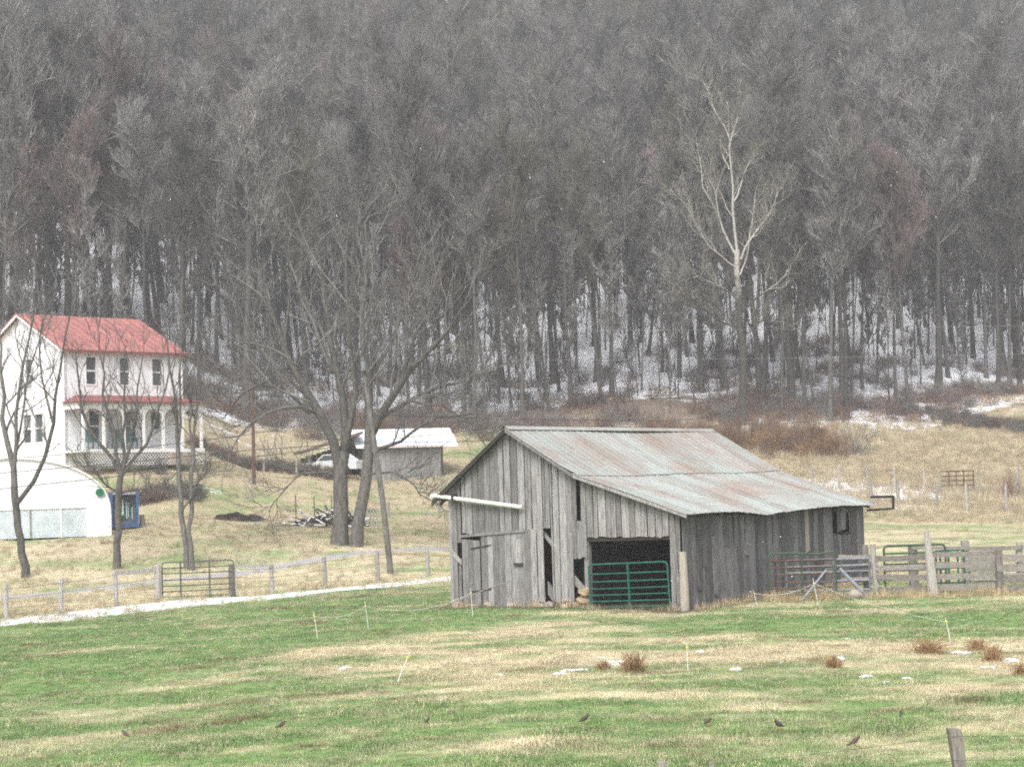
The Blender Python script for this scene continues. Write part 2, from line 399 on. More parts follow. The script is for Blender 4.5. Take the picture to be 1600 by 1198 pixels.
# ------------------------------------------------------------------ mesh building
class MB:
    def __init__(s): s.v = []; s.f = []; s.mi = []
    def add(s, vs, fs, mi=0):
        o = len(s.v); s.v += [tuple(map(float, p)) for p in vs]
        s.f += [tuple(i + o for i in f) for f in fs]; s.mi += [mi] * len(fs); return s
    def box(s, x0, x1, y0, y1, z0, z1, mi=0):
        return s.add([(x0, y0, z0), (x1, y0, z0), (x1, y1, z0), (x0, y1, z0), (x0, y0, z1), (x1, y0, z1), (x1, y1, z1), (x0, y1, z1)],
                     [(0, 3, 2, 1), (4, 5, 6, 7), (0, 1, 5, 4), (1, 2, 6, 5), (2, 3, 7, 6), (3, 0, 4, 7)], mi)
    def prism(s, poly, axis, a0, a1, mi=0):
        """poly of 2D points extruded along axis: 'y' -> (x,z) points, 'x' -> (y,z), 'z' -> (x,y)"""
        n = len(poly)
        def mk(p, a):
            return (p[0], a, p[1]) if axis == 'y' else ((a, p[0], p[1]) if axis == 'x' else (p[0], p[1], a))
        vs = [mk(p, a0) for p in poly] + [mk(p, a1) for p in poly]
        fs = [tuple(range(n)), tuple(range(2 * n - 1, n - 1, -1))] + [(i, i + n, (i + 1) % n + n, (i + 1) % n) for i in range(n)]
        return s.add(vs, fs, mi)
    def tube(s, pts, rad, n=8, cap=True, mi=0, squash=1.0):
        pts = [np.array(p, float) for p in pts]; k = len(pts)
        if not hasattr(rad, '__len__'): rad = [rad] * k
        vs = []; prev = None
        for i in range(k):
            d = pts[min(i + 1, k - 1)] - pts[max(i - 1, 0)]; d = d / (np.linalg.norm(d) + 1e-9)
            if prev is None:
                r_ = np.array([0, 0, 1.0]) if abs(d[2]) < .9 else np.array([1.0, 0, 0])
                a = np.cross(d, r_)
            else:
                a = prev - d * (prev @ d)
            a /= np.linalg.norm(a) + 1e-9; prev = a
            b_ = np.cross(d, a)
            for j in range(n):
                w = 2 * math.pi * j / n
                vs.append(pts[i] + (a * math.cos(w) + b_ * math.sin(w) * squash) * rad[i])
        fs = [(i * n + j, i * n + (j + 1) % n, (i + 1) * n + (j + 1) % n, (i + 1) * n + j) for i in range(k - 1) for j in range(n)]
        if cap: fs += [tuple(range(n - 1, -1, -1)), tuple(range((k - 1) * n, k * n))]
        return s.add(vs, fs, mi)
    def rock(s, c, r, seed=0, seg=9, rings=6, rough=.22, mi=0):
        q = random.Random(seed); vs = []; fs = []
        for i in range(rings + 1):
            th = math.pi * i / rings
            for j in range(seg):
                ph = 2 * math.pi * j / seg; k = 1 + (q.random() - .5) * 2 * rough
                vs.append((c[0] + r[0] * k * math.sin(th) * math.cos(ph), c[1] + r[1] * k * math.sin(th) * math.sin(ph), c[2] + r[2] * k * math.cos(th)))
        fs = [(i * seg + j, (i + 1) * seg + j, (i + 1) * seg + (j + 1) % seg, i * seg + (j + 1) % seg) for i in range(rings) for j in range(seg)]
        return s.add(vs, fs, mi)
    def mesh(s, name, mats, smooth=False):
        me = bpy.data.meshes.new(name); me.from_pydata(s.v, [], s.f)
        for m_ in (mats if isinstance(mats, (list, tuple)) else [mats]): me.materials.append(M(m_))
        if any(s.mi): me.polygons.foreach_set('material_index', s.mi)
        if smooth: me.polygons.foreach_set('use_smooth', [True] * len(me.polygons))
        me.update(); return me
    def build(s, name, mats, parent=None, loc=None, rot=None, smooth=False):
        return link(name, s.mesh(name, mats, smooth), parent, loc, rot)
def link(name, me, parent=None, loc=None, rot=None):
    o = bpy.data.objects.new(name, me); COL.objects.link(o)
    if parent: o.parent = parent
    if loc is not None: o.location = [float(q) for q in loc]
    if rot is not None: o.rotation_euler = rot
    return o
def tag(o, label, cat, group=None):
    o['label'] = label; o['category'] = cat
    if group: o['group'] = group
    return o
def thing(name, label, cat, loc=(0, 0, 0), rz=0.0, group=None):
    o = bpy.data.objects.new(name, None); COL.objects.link(o); o.empty_display_size = .3
    o.location = [float(q) for q in loc]; o.rotation_euler = (0, 0, rz)
    return tag(o, label, cat, group)
def copy_tree(o, parent=None):
    c = o.copy(); COL.objects.link(c); c.parent = parent
    for ch in o.children: copy_tree(ch, c)
    return c

# ------------------------------------------------------------------ ground sheet
ys = np.concatenate([np.arange(-60, 16, 3.0), np.arange(16, 66, .32), np.arange(66, 110, .5), np.arange(110, 200, 1.2), np.arange(200, 520.1, 5)])
cs = np.linspace(-1, 1, 281)
GX = cs[None, :] * (16 + .52 * np.maximum(ys, 0))[:, None]
GYY = np.repeat(ys[:, None], len(cs), 1)
GZ = ground(GX, GYY)
nv = GX.size; nr, nc = GX.shape
me = bpy.data.meshes.new('ground')
me.vertices.add(nv); me.vertices.foreach_set('co', np.stack([GX, GYY, GZ], -1).ravel())
idx = np.arange(nv).reshape(nr, nc)
q = np.stack([idx[:-1, :-1], idx[:-1, 1:], idx[1:, 1:], idx[1:, :-1]], -1).reshape(-1, 4)
me.loops.add(q.size); me.loops.foreach_set('vertex_index', q.ravel())
me.polygons.add(len(q)); me.polygons.foreach_set('loop_start', np.arange(len(q)) * 4); me.polygons.foreach_set('loop_total', np.full(len(q), 4))
me.polygons.foreach_set('use_smooth', np.ones(len(q), bool))
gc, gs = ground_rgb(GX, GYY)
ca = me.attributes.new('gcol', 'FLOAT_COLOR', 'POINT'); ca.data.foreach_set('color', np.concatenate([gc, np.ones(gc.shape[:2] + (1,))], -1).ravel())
cb = me.attributes.new('gsnow', 'FLOAT', 'POINT'); cb.data.foreach_set('value', gs.ravel())
me.materials.append(M('ground')); me.update(); me.validate()
g_ = link('ground', me); g_['kind'] = 'structure'
g_['label'] = 'pasture and hillside ground of green and straw grass with thin snow'

# ------------------------------------------------------------------ scatter (for what cannot be counted)
PROTO = {}
def proto_coll(name, meshes):
    c = bpy.data.collections.new(name)
    for i, me_ in enumerate(meshes):
        c.objects.link(bpy.data.objects.new('%s_%02d' % (name, i), me_))
    return c
def scatter(name, label, pts, rot, scl, idx_, colls, cols=None, cat=None):
    n = len(pts)
    me_ = bpy.data.meshes.new(name); me_.vertices.add(n); me_.vertices.foreach_set('co', np.asarray(pts, float).ravel())
    a = me_.attributes.new('rot', 'FLOAT_VECTOR', 'POINT'); a.data.foreach_set('vector', np.asarray(rot, float).ravel())
    a = me_.attributes.new('scl', 'FLOAT_VECTOR', 'POINT'); a.data.foreach_set('vector', np.asarray(scl, float).ravel())
    a = me_.attributes.new('pick', 'INT', 'POINT'); a.data.foreach_set('value', np.asarray(idx_, np.int32))
    if cols is not None:
        a = me_.attributes.new('tcol', 'FLOAT_COLOR', 'POINT'); a.data.foreach_set('color', np.concatenate([cols, np.ones((n, 1))], 1).ravel())
    o = link(name, me_)
    ng = bpy.data.node_groups.new(name + '_scatter', 'GeometryNodeTree')
    ng.interface.new_socket('Geometry', in_out='INPUT', socket_type='NodeSocketGeometry'); ng.interface.new_socket('Geometry', in_out='OUTPUT', socket_type='NodeSocketGeometry')
    gi, go = ng.nodes.new('NodeGroupInput'), ng.nodes.new('NodeGroupOutput'); jn = ng.nodes.new('GeometryNodeJoinGeometry')
    def attr(nm, ty):
        k = ng.nodes.new('GeometryNodeInputNamedAttribute'); k.data_type = ty; k.inputs['Name'].default_value = nm
        return k.outputs[0]
    er = ng.nodes.new('FunctionNodeEulerToRotation'); ng.links.new(attr('rot', 'FLOAT_VECTOR'), er.inputs[0])
    for c in colls:
        ci = ng.nodes.new('GeometryNodeCollectionInfo'); ci.inputs['Collection'].default_value = c
        ci.inputs['Separate Children'].default_value = True; ci.inputs['Reset Children'].default_value = True
        ip = ng.nodes.new('GeometryNodeInstanceOnPoints'); ip.inputs['Pick Instance'].default_value = True
        ng.links.new(gi.outputs[0], ip.inputs['Points']); ng.links.new(ci.outputs[0], ip.inputs['Instance'])
        ng.links.new(attr('pick', 'INT'), ip.inputs['Instance Index']); ng.links.new(er.outputs[0], ip.inputs['Rotation']); ng.links.new(attr('scl', 'FLOAT_VECTOR'), ip.inputs['Scale'])
        ng.links.new(ip.outputs[0], jn.inputs[0])
    ng.links.new(jn.outputs[0], go.inputs[0])
    md = o.modifiers.new('scatter', 'NODES'); md.node_group = ng
    o['kind'] = 'stuff'; o['label'] = label
    if cat: o['category'] = cat
    return o

# ------------------------------------------------------------------ barn
BL, BW, RT = 10.9, 7.73, 5.48       # length, gable width, ridge position from the near corner
PHI = math.radians(36)
NEAR = at(1068, 950, 50.8)
barn = thing('barn', 'weathered grey board barn with rusty metal saltbox roof', 'barn', (NEAR[0], NEAR[1], 0), -PHI)
def roof_z(t):
    return float(np.interp(t, [-.35, 0, 3.2, RT, BW, BW + .5], [2.33, 2.45, 3.47, 4.82, 3.12, 2.74]))
def eave_sag(s):      # drop of the long eave along its length
    return float(np.interp(s, [-.4, 0, 2.5, 4.0, 6.0, 8.5, 11.3], [.0, .0, .02, .13, .02, .02, .06]))
bnum = 0
def gboard(t0, t1, zb, zt=None, mat='barn_board', y=0.0, th=.026, name='board', rag=.05):
    """upright board in the gable wall between t0 and t1 (metres left of the near corner)"""
    q = rnd
    top0 = (roof_z(t0) - .03) if zt is None else zt + q.uniform(-rag, rag) * .4
    top1 = (roof_z(t1) - .03) if zt is None else zt + q.uniform(-rag, rag) * .4
    zb0, zb1 = zb + q.uniform(-rag, rag), zb + q.uniform(-rag, rag)
    tm = t0 + (t1 - t0) * q.uniform(.3, .7)
    out = y - q.uniform(.0, .012)
    lean = q.uniform(-.008, .008)
    poly = [(-t0 + lean, zb0), (-t0 - lean, top0)]
    if zt is None and t0 < RT < t1: poly.append((-RT, roof_z(RT) - .03))
    poly += [(-t1 - lean, top1), (-t1 + lean, zb1), (-tm, (zb0 + zb1) / 2 + q.uniform(-.04, .03))]
    return MB().prism(poly, 'y', out - th, out).build(name, mat, barn)
def grun(t0, t1, zb, zt=None, w=.2, gap=(.008, .032), **k):
    a = t0
    while a < t1 - .03:
        b_ = min(t1, a + w * rnd.uniform(.75, 1.3))
        if t1 - b_ < .07: b_ = t1
        gboard(a + .001, b_ - rnd.uniform(*gap), zb, zt, **k); a = b_
# lean-to part right of the main frame, above the doorway
grun(.36, 2.98, 1.77, None, .2, rag=.02)
grun(.02, .36, -.12, None, .17, rag=.05)
gboard(2.98, 3.14, 1.2, None); gboard(3.29, 3.44, 1.2, None)
gboard(3.14, 3.29, 1.2, 2.2)                      # below the open slot
grun(3.45, 4.17, -.02, None, .19, rag=.10)
gboard(4.43, 4.63, -.02, None, rag=.08)
grun(4.18, 4.43, 2.02, None, .13, rag=.03)
grun(4.64, 7.28, 1.90, None, .2, rag=.02)
gboard(7.30, 7.43, 1.62, None, rag=.04); gboard(7.45, 7.60, -.18, None, rag=.06); gboard(7.61, 7.72, -.2, None)
gboard(7.34, 7.43, -.1, 1.2, rag=.05, y=.03)
MB().prism([(-4.18, -.1), (-4.18, .25), (-4.42, .55), (-4.42, .2)], 'y', .10, .16).build('brace', 'barn_board', barn)
MB().prism([(-3.95, 1.2), (-3.95, 1.35), (-4.5, 1.95), (-4.5, 1.8)], 'y', .10, .16).build('brace', 'barn_board', barn)
MB().prism([(-2.98, .0), (-2.98, .22), (-3.5, .75), (-3.5, .5)], 'y', .04, .10).build('brace', 'barn_board', barn)
MB().prism([(-7.3, 1.0), (-7.3, 1.15), (-7.6, 1.42), (-7.6, 1.25)], 'y', -.05, -.028).build('brace', 'barn_board', barn)
MB().box(-3.12, -2.97, .03, .18, -.1, 1.8).build('door_post', 'barn_board', barn)
MB().box(-.36, -.24, .03, .15, -.2, 1.78).build('door_post', 'dark_beam', barn)
MB().prism([(-.36, 1.68), (-.36, 1.765), (-3.0, 1.735), (-3.0, 1.64)], 'y', .01, .07).build('lintel', 'dark_beam', barn)
# big plank door and the small warped door beside it
def door(name, t0, t1, zb, zt0, zt1, w, y):
    d = bpy.data.objects.new(name, None); COL.objects.link(d); d.parent = barn
    for zz_ in (zb + .3, zt0 - .4): MB().box(-t1 + .05, -t0 - .05, y + .001, y + .04, zz_, zz_ + .12).build('batten', 'dark_beam', d)
    a = t0
    while a < t1 - .03:
        b_ = min(t1, a + w * rnd.uniform(.8, 1.25))
        if t1 - b_ < .08: b_ = t1
        f0 = (a - t0) / (t1 - t0); f1 = (b_ - t0) / (t1 - t0)
        za, zc = zt0 + (zt1 - zt0) * f0, zt0 + (zt1 - zt0) * f1
        z0, z1 = zb + rnd.uniform(-.05, .05), zb + rnd.uniform(-.05, .05)
        g = rnd.uniform(.004, .016); o = y - rnd.uniform(.002, .014)
        MB().prism([(-a, z0), (-a, za + rnd.uniform(-.02, .02)), (-b_ + g, zc + rnd.uniform(-.02, .02)), (-b_ + g, z1)], 'y', o - .024, o).build('board', 'barn_board', d)
        a = b_
    return d
bd = door('door', 4.66, 6.60, -.18, 2.0, 1.86, .21, -.01)
sd_ = door('door', 6.64, 7.28, -.22, 1.70, 1.74, .2, -.012)
MB().prism([(-5.0, 1.93), (-5.0, 2.01), (-7.3, 1.86), (-7.3, 1.79)], 'y', -.075, -.045).build('door_track', 'barn_board', barn)
for z_ in (1.5, .28):
    MB().prism([(-6.25, z_ + .05), (-6.25, z_ + .09), (-6.95, z_ - .01), (-6.95, z_ - .05)], 'y', -.058, -.042).build('hinge_strap', 'dark_beam', sd_)
MB().box(-5.42, -5.12, -.10, -.042, 1.0, 1.07).build('hinge_strap', 'dark_beam', bd)
MB().prism([(-5.38, 1.07), (-5.16, 1.07), (-5.17, 1.72), (-5.37, 1.72)], 'y', -.062, -.043).build('patch_board', 'barn_board', bd)
# side wall under the long eave
def sboard(s0, s1, zb, zt=None, mat='side_board', out=0.0, th=.026, rag=.06, skew=0.0):
    z0 = (2.36 - eave_sag(s0) + .06) if zt is None else zt; z1 = (2.36 - eave_sag(s1) + .06) if zt is None else zt + rnd.uniform(-.02, .02)
    o = out + rnd.uniform(0, .014)
    poly = [(s0 + skew, zb + rnd.uniform(-rag, rag)), (s1 + skew, zb + rnd.uniform(-rag, rag)), (s1, z1), (s0, z0)]
    return MB().prism(poly, 'x', o, o + th).build('board', mat, barn)
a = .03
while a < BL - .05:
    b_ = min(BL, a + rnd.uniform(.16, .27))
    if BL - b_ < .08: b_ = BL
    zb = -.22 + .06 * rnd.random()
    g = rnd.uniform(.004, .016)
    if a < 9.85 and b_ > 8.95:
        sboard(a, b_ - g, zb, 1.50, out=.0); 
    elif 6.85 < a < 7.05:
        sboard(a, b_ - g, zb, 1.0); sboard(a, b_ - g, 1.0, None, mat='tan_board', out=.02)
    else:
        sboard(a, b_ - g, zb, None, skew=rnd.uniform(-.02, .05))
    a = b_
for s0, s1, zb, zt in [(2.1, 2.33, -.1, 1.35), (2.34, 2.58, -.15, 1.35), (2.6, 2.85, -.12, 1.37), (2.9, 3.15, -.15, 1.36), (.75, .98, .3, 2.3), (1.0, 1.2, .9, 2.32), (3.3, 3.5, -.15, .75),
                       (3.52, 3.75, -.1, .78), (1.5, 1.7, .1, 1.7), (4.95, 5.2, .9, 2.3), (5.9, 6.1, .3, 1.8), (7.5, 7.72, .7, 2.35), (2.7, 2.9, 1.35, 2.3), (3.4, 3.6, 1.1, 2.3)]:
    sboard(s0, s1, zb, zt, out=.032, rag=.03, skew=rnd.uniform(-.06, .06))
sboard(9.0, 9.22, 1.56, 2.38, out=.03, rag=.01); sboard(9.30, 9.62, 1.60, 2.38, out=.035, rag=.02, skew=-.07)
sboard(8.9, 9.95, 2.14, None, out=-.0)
MB().box(-.02, .04, 8.88, 9.9, 1.46, 1.52).build('window_sill', 'dark_beam', barn)
# back and far walls, inner partition (seen through the doorway)
for t0 in np.arange(.05, BW - .1, .42):
    t1 = min(t0 + .40, BW)
    poly = [(-t0, -.2), (-t0, roof_z(t0) - .04)] + ([(-RT, roof_z(RT) - .04)] if t0 < RT < t1 else []) + [(-t1, roof_z(t1) - .04), (-t1, -.2)]
    MB().prism(poly, 'y', BL - .03, BL).build('board', 'side_board', barn)
for s0 in np.arange(.03, BL - .05, .45):
    MB().prism([(s0, -.25), (min(s0 + .43, BL - .04), -.25), (min(s0 + .43, BL - .04), 3.08), (s0, 3.08)], 'x', -BW - .0, -BW + .03).build('board', 'side_board', barn)
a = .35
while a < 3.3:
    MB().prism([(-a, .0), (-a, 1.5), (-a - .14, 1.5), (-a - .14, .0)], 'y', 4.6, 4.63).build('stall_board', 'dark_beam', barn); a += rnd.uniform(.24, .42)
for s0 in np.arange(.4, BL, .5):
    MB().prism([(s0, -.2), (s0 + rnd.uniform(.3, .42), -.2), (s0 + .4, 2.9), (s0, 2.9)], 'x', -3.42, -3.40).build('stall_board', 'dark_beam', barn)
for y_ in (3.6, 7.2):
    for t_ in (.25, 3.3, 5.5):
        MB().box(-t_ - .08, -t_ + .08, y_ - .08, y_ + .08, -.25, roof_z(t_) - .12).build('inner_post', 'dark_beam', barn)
# roof: sheet by sheet, V-crimped
def sheet(tA, tB, s0, s1, lift, sagw, name='roof_sheet', rows=5):
    pr = [0, .04, .08, .45, .50, .55, .92, .96, 1.0]; hh = [.0, .022, 0, 0, .020, 0, 0, .018, 0]
    mb = MB(); vs = []; n = len(pr)
    jit = rnd.uniform(-.03, .03)
    for i in range(rows):
        f = i / (rows - 1); tt = tA + (tB - tA) * f
        if i == rows - 1: tt += jit * (1 if tB > tA else 1)
        for p_, h_ in zip(pr, hh):
            s_ = s0 + (s1 - s0) * p_
            w_ = sagw * f
            z_ = roof_z(tt) + lift + h_ - eave_sag(s_) * w_ + .02 * math.sin(s_ * .9 + tt)
            z_ -= .05 * math.sin(math.pi * max(0, min(1, s_ / BL))) * (1 - abs(tt - RT) / 9)
            vs.append((-tt, s_, z_))
    for i in range(rows):
        for j in range(n): vs.append((vs[i * n + j][0], vs[i * n + j][1], vs[i * n + j][2] - .006))
    o = rows * n
    fs = []
    for i in range(rows - 1):
        for j in range(n - 1):
            a_, b_, c_, d_ = i * n + j, i * n + j + 1, (i + 1) * n + j + 1, (i + 1) * n + j
            fs += [(a_, b_, c_, d_), (o + d_, o + c_, o + b_, o + a_)]
    for j in range(n - 1): fs += [(j + 1, j, o + j, o + j + 1), ((rows - 1) * n + j, (rows - 1) * n + j + 1, o + (rows - 1) * n + j + 1, o + (rows - 1) * n + j)]
    for i in range(rows - 1): fs += [(i * n, (i + 1) * n, o + (i + 1) * n, o + i * n), ((i + 1) * n + n - 1, i * n + n - 1, o + i * n + n - 1, o + (i + 1) * n + n - 1)]
    mb.add(vs, fs); return mb.build(name, 'barn_roof', barn)
nS = 17; S0, S1 = -.28, BL + .38; wS = (S1 - S0) / nS
for i in range(nS):
    a, b_ = S0 + i * wS, S0 + (i + 1) * wS + .015
    e = .003 * (i % 2)
    sheet(RT - .02, 3.02, a, b_, .045 + e, 0.0)
    sheet(3.22, -.36 + rnd.uniform(-.02, .03), a, b_, .018 + e, 1.0)
    sheet(RT + .02, BW + .46, a, b_, .045 + e, 0.0)
rc = MB()
for k in (-1, 1):
    rc.add([(-RT, S0, roof_z(RT) + .085), (-RT, S1, roof_z(RT) + .085), (-RT + k * .16, S1, roof_z(RT) - .02), (-RT + k * .16, S0, roof_z(RT) - .02)], [(0, 1, 2, 3)])
rc.build('ridge_cap', 'barn_roof', barn)
for i in range(16):
    s_ = .12 + i * .71
    MB().prism([(.30, roof_z(-.3) - .09 - eave_sag(s_)), (.30, roof_z(-.3) - .02 - eave_sag(s_)), (-3.2, 3.43), (-3.2, 3.33)], 'y', s_ - .03, s_ + .03).build('rafter', 'dark_beam', barn)
    MB().prism([(-3.2, 3.30), (-3.2, 3.42), (-RT, 4.76), (-RT, 4.64)], 'y', s_ - .03, s_ + .03).build('rafter', 'dark_beam', barn)
    MB().prism([(-BW - .4, roof_z(BW + .4) - .1), (-BW - .4, roof_z(BW + .4) - .02), (-RT, 4.76), (-RT, 4.66)], 'y', s_ - .03, s_ + .03).build('rafter', 'dark_beam', barn)
for (ta, tb) in ((-.34, 3.2), (3.2, RT), (RT, BW + .44)):
    za, zb = roof_z(ta) + .012, roof_z(tb) + .012
    MB().prism([(-ta, za), (-ta, za - .10), (-tb, zb - .10), (-tb, zb)], 'y', -.262, -.235).build('verge_board', 'dark_beam' if ta > RT - .1 else 'barn_board', barn)
# corner post, leaning board, gutter
MB().tube([(.10, -.09, -.2), (.09, -.08, .6), (.07, -.07, 1.36)], [.12, .115, .10], 9).build('corner_post', 'tan_board', barn)
MB().prism([(-.13, 0.0), (-.02, 0.0), (-.16, 2.44), (-.24, 2.44)], 'y', -.09, -.06).build('corner_board', 'barn_board', barn)
MB().tube([(-8.06, -.22, 3.0), (-5.02, -.16, 2.62)], .062, 10).build('gutter_pipe', 'white_metal', barn)
MB().tube([(-8.30, -.1, 2.97), (-8.26, .2, 2.98), (-8.2, 4.0, 2.98)], .06, 10).build('gutter_pipe', 'white_metal', barn)
MB().rock((-8.15, -.16, 2.99), (.10, .10, .09), 3, rough=.05).build('gutter_elbow', 'white_metal', barn)
MB().box(-7.42, -7.36, -.30, -.08, 2.8, 3.05).build('gutter_strap', 'dark_beam', barn)
# frame bolted to the far eave
fm = MB()
fm.tube([(.15, BL + .3, 2.55), (.9, BL + .3, 2.55)], .045, 6).tube([(.9, BL + .3, 2.57), (.88, BL + .3, 2.16)], .04, 6).tube([(.88, BL + .3, 2.18), (.0, BL + .3, 2.14)], .035, 6)
fm.build('eave_frame', 'dark_beam', barn)
# foundation stones
for i, (t_, r_, z_) in enumerate([(3.2, .21, .06), (3.12, .19, .33), (3.38, .15, -.05), (4.3, .17, -.06), (4.6, .14, -.08), (5.6, .16, -.1), (6.4, .18, -.1), (7.5, .25, -.12), (2.98, .13, -.1), (6.9, .12, -.12), (3.8, .13, -.1)]):
    MB().rock((-t_, .0, z_ - .06), (r_, r_ * .8, r_ * .75), 40 + i).build('foundation_stone', 'tan_stone' if i < 3 else 'stone', barn)
# ------------------------------------------------------------------ tube gates
def gate(name, label, L, Hh, rails, ups, loc, rz, mats=('green_paint', 'green_paint'), tilt=0.0, r=.022, corner=True, group=None, bow=0.0, cat='gate'):
    g = thing(name, label, cat, loc, rz, group); g.rotation_euler = (0, tilt, rz)
    c = .10
    pts = [(0, 0, 0), (0, 0, Hh - c), (c * .3, 0, Hh - c * .3), (c, 0, Hh), (L / 2, 0, Hh - bow * .4), (L * .75, 0, Hh - bow), (L - c, 0, Hh), (L - c * .3, 0, Hh - c * .3), (L, 0, Hh - c), (L, 0, 0)]
    if not corner: pts = [(0, 0, 0), (0, 0, Hh), (L / 2, 0, Hh), (L, 0, Hh), (L, 0, 0)]
    fr = MB().tube(pts, r * 1.1, 8).build('frame', mats[0], g)
    for z_ in rails:
        MB().tube([(0, 0, z_), (L / 2, 0, z_ - .003), (L, 0, z_)], r * .92, 7).build('rail', mats[1], g)
    for x_ in ups:
        MB().box(x_ - .024, x_ + .024, -.03, .03, .01, Hh - .01).build('upright', mats[0], g)
    return g
def on_gable(t_, z_, out):
    v = Matrix.Rotation(-PHI, 4, 'Z') @ Vector((-t_, -out, z_)); return (NEAR[0] + v.x, NEAR[1] + v.y, v.z)
gate('green_tube_gate', 'green tube gate hung across the barn doorway', 2.52, 1.16, [.0, .16, .33, .50, .69, .90], [1.28], on_gable(2.86, -.14, .12), -PHI, tilt=math.radians(-2.0))

# ------------------------------------------------------------------ corral at the right of the barn
def zt(p, dz=0.0): return (p[0], p[1], p[2] + dz)
p0 = at(1203, 937, 53.2); p0[2] = gz(p0[0], p0[1])
gate('rusty_tube_gate', 'old gate with green frame and rusty rails beside the grey barn', 1.86, 1.27, [.12, .30, .48, .68, .86, 1.05], [.92], zt(p0, .02), math.radians(2), ('old_green', 'rust'), r=.024, bow=.06)
p1 = at(1230, 937, 53.9); p1[2] = gz(p1[0], p1[1])
gate('steel_tube_gate', 'galvanised steel gate standing behind the rusty gate', 2.35, 1.02, [.16, .42, .68, .84], [], zt(p1, .02), math.radians(3), ('steel', 'steel'), r=.036, corner=False)
def pole(name, label, cat, a, b_, r0, r1, mat, n=9, group=None, wob=0.0):
    a, b_ = np.array(a, float), np.array(b_, float); L = np.linalg.norm(b_ - a)
    pts = [(b_ - a) * f + np.array([rnd.uniform(-wob, wob), rnd.uniform(-wob, wob), 0]) * (0 < f < 1) for f in (0, .25, .5, .75, 1)]
    o = MB().tube(pts, [r0 + (r1 - r0) * f for f in (0, .25, .5, .75, 1)], n).build(name, mat, None, a)
    return tag(o, label, cat, group)
Yc = 53.5
a = at(1357, 938, 53.0); pole('brace_pipe', 'grey steel pipe propped slanting against the corral gate post', 'pipe', (a[0], 53.0, gz(a[0], 53.0)), at(1312, 888, 53.3), .05, .05, 'steel')
a = at(1252, 941, 52.6); pole('brace_pipe', 'thin grey pipe propped slanting in front of the rusty gate', 'pipe', (a[0], 52.6, gz(a[0], 52.6)), at(1291, 890, 53.05), .032, .032, 'steel')
a = place(1306, 938, 53.4); pole('gate_post', 'dark steel post where the rusty gate and corral fence meet', 'post', zt(a, -.1), zt(a, 1.08), .06, .055, 'steel')
corral = thing('corral_fence', 'weathered board corral fence running right from the barn', 'fence', (8.8, Yc, 0))
def wpost(par, px, ytop, Yp, r, mat='post_wood', name='post', lean=0.0, shape=None):
    top = at(px, ytop, Yp); x_ = top[0]; z0 = gz(x_, Yp)
    ox, oy = par.location.x, par.location.y; oz = par.location.z
    h = top[2] - z0
    pts = [(x_ - ox + lean * h, Yp - oy, z0 - .15 - oz)] + [(x_ - ox + lean * h * (1 - f) + rnd.uniform(-.012, .012), Yp - oy + rnd.uniform(-.01, .01), z0 + h * f - oz) for f in (.33, .66, 1)]
    rr = shape or [r * 1.08, r, r * .97, r * .92]
    return MB().tube(pts, rr, 8, squash=.9).build(name, mat, par)
def rail(par, x0, z0, x1, z1, y0, y1, h, mat='fence_wood', th=.028, name='rail'):
    ox, oy, oz = par.location
    mb = MB(); n = 4; vs = []
    for i in range(n + 1):
        f = i / n; x_ = x0 + (x1 - x0) * f - ox; y_ = y0 + (y1 - y0) * f - oy; z_ = z0 + (z1 - z0) * f - oz - .012 * math.sin(math.pi * f) + rnd.uniform(-.006, .006)
        hh = h * (1 + rnd.uniform(-.08, .08))
        vs += [(x_, y_ - th / 2, z_), (x_, y_ + th / 2, z_), (x_, y_ + th / 2, z_ + hh), (x_, y_ - th / 2, z_ + hh)]
    fs = [(0, 1, 2, 3), (n * 4 + 3, n * 4 + 2, n * 4 + 1, n * 4)]
    for i in range(n):
        for j in range(4): fs.append((i * 4 + j, (i + 1) * 4 + j, (i + 1) * 4 + (j + 1) % 4, i * 4 + (j + 1) % 4))
    return mb.add(vs, fs).build(name, mat, par)
wpost(corral, 1363, 850, 53.95, .10, 'pale_post', lean=.06)
wpost(corral, 1352, 851, 54.3, .11)
wpost(corral, 1448, 829, 53.2, .13, 'pale_post', lean=.07, shape=[.17, .16, .12, .07])
wpost(corral, 1560, 858, 53.1, .12)
wpost(corral, 1425, 851, 57.0, .16); wpost(corral, 1507, 844, 57.0, .15, 'pale_post'); wpost(corral, 1592, 846, 57.0, .12, 'pale_post')
def px_rail(xa, ya, xb, yb, Ya, Yb, h, **k):
    a_, b_ = at(xa, ya, Ya), at(xb, yb, Yb); rail(corral, a_[0], a_[2], b_[0], b_[2], Ya, Yb, h, **k)
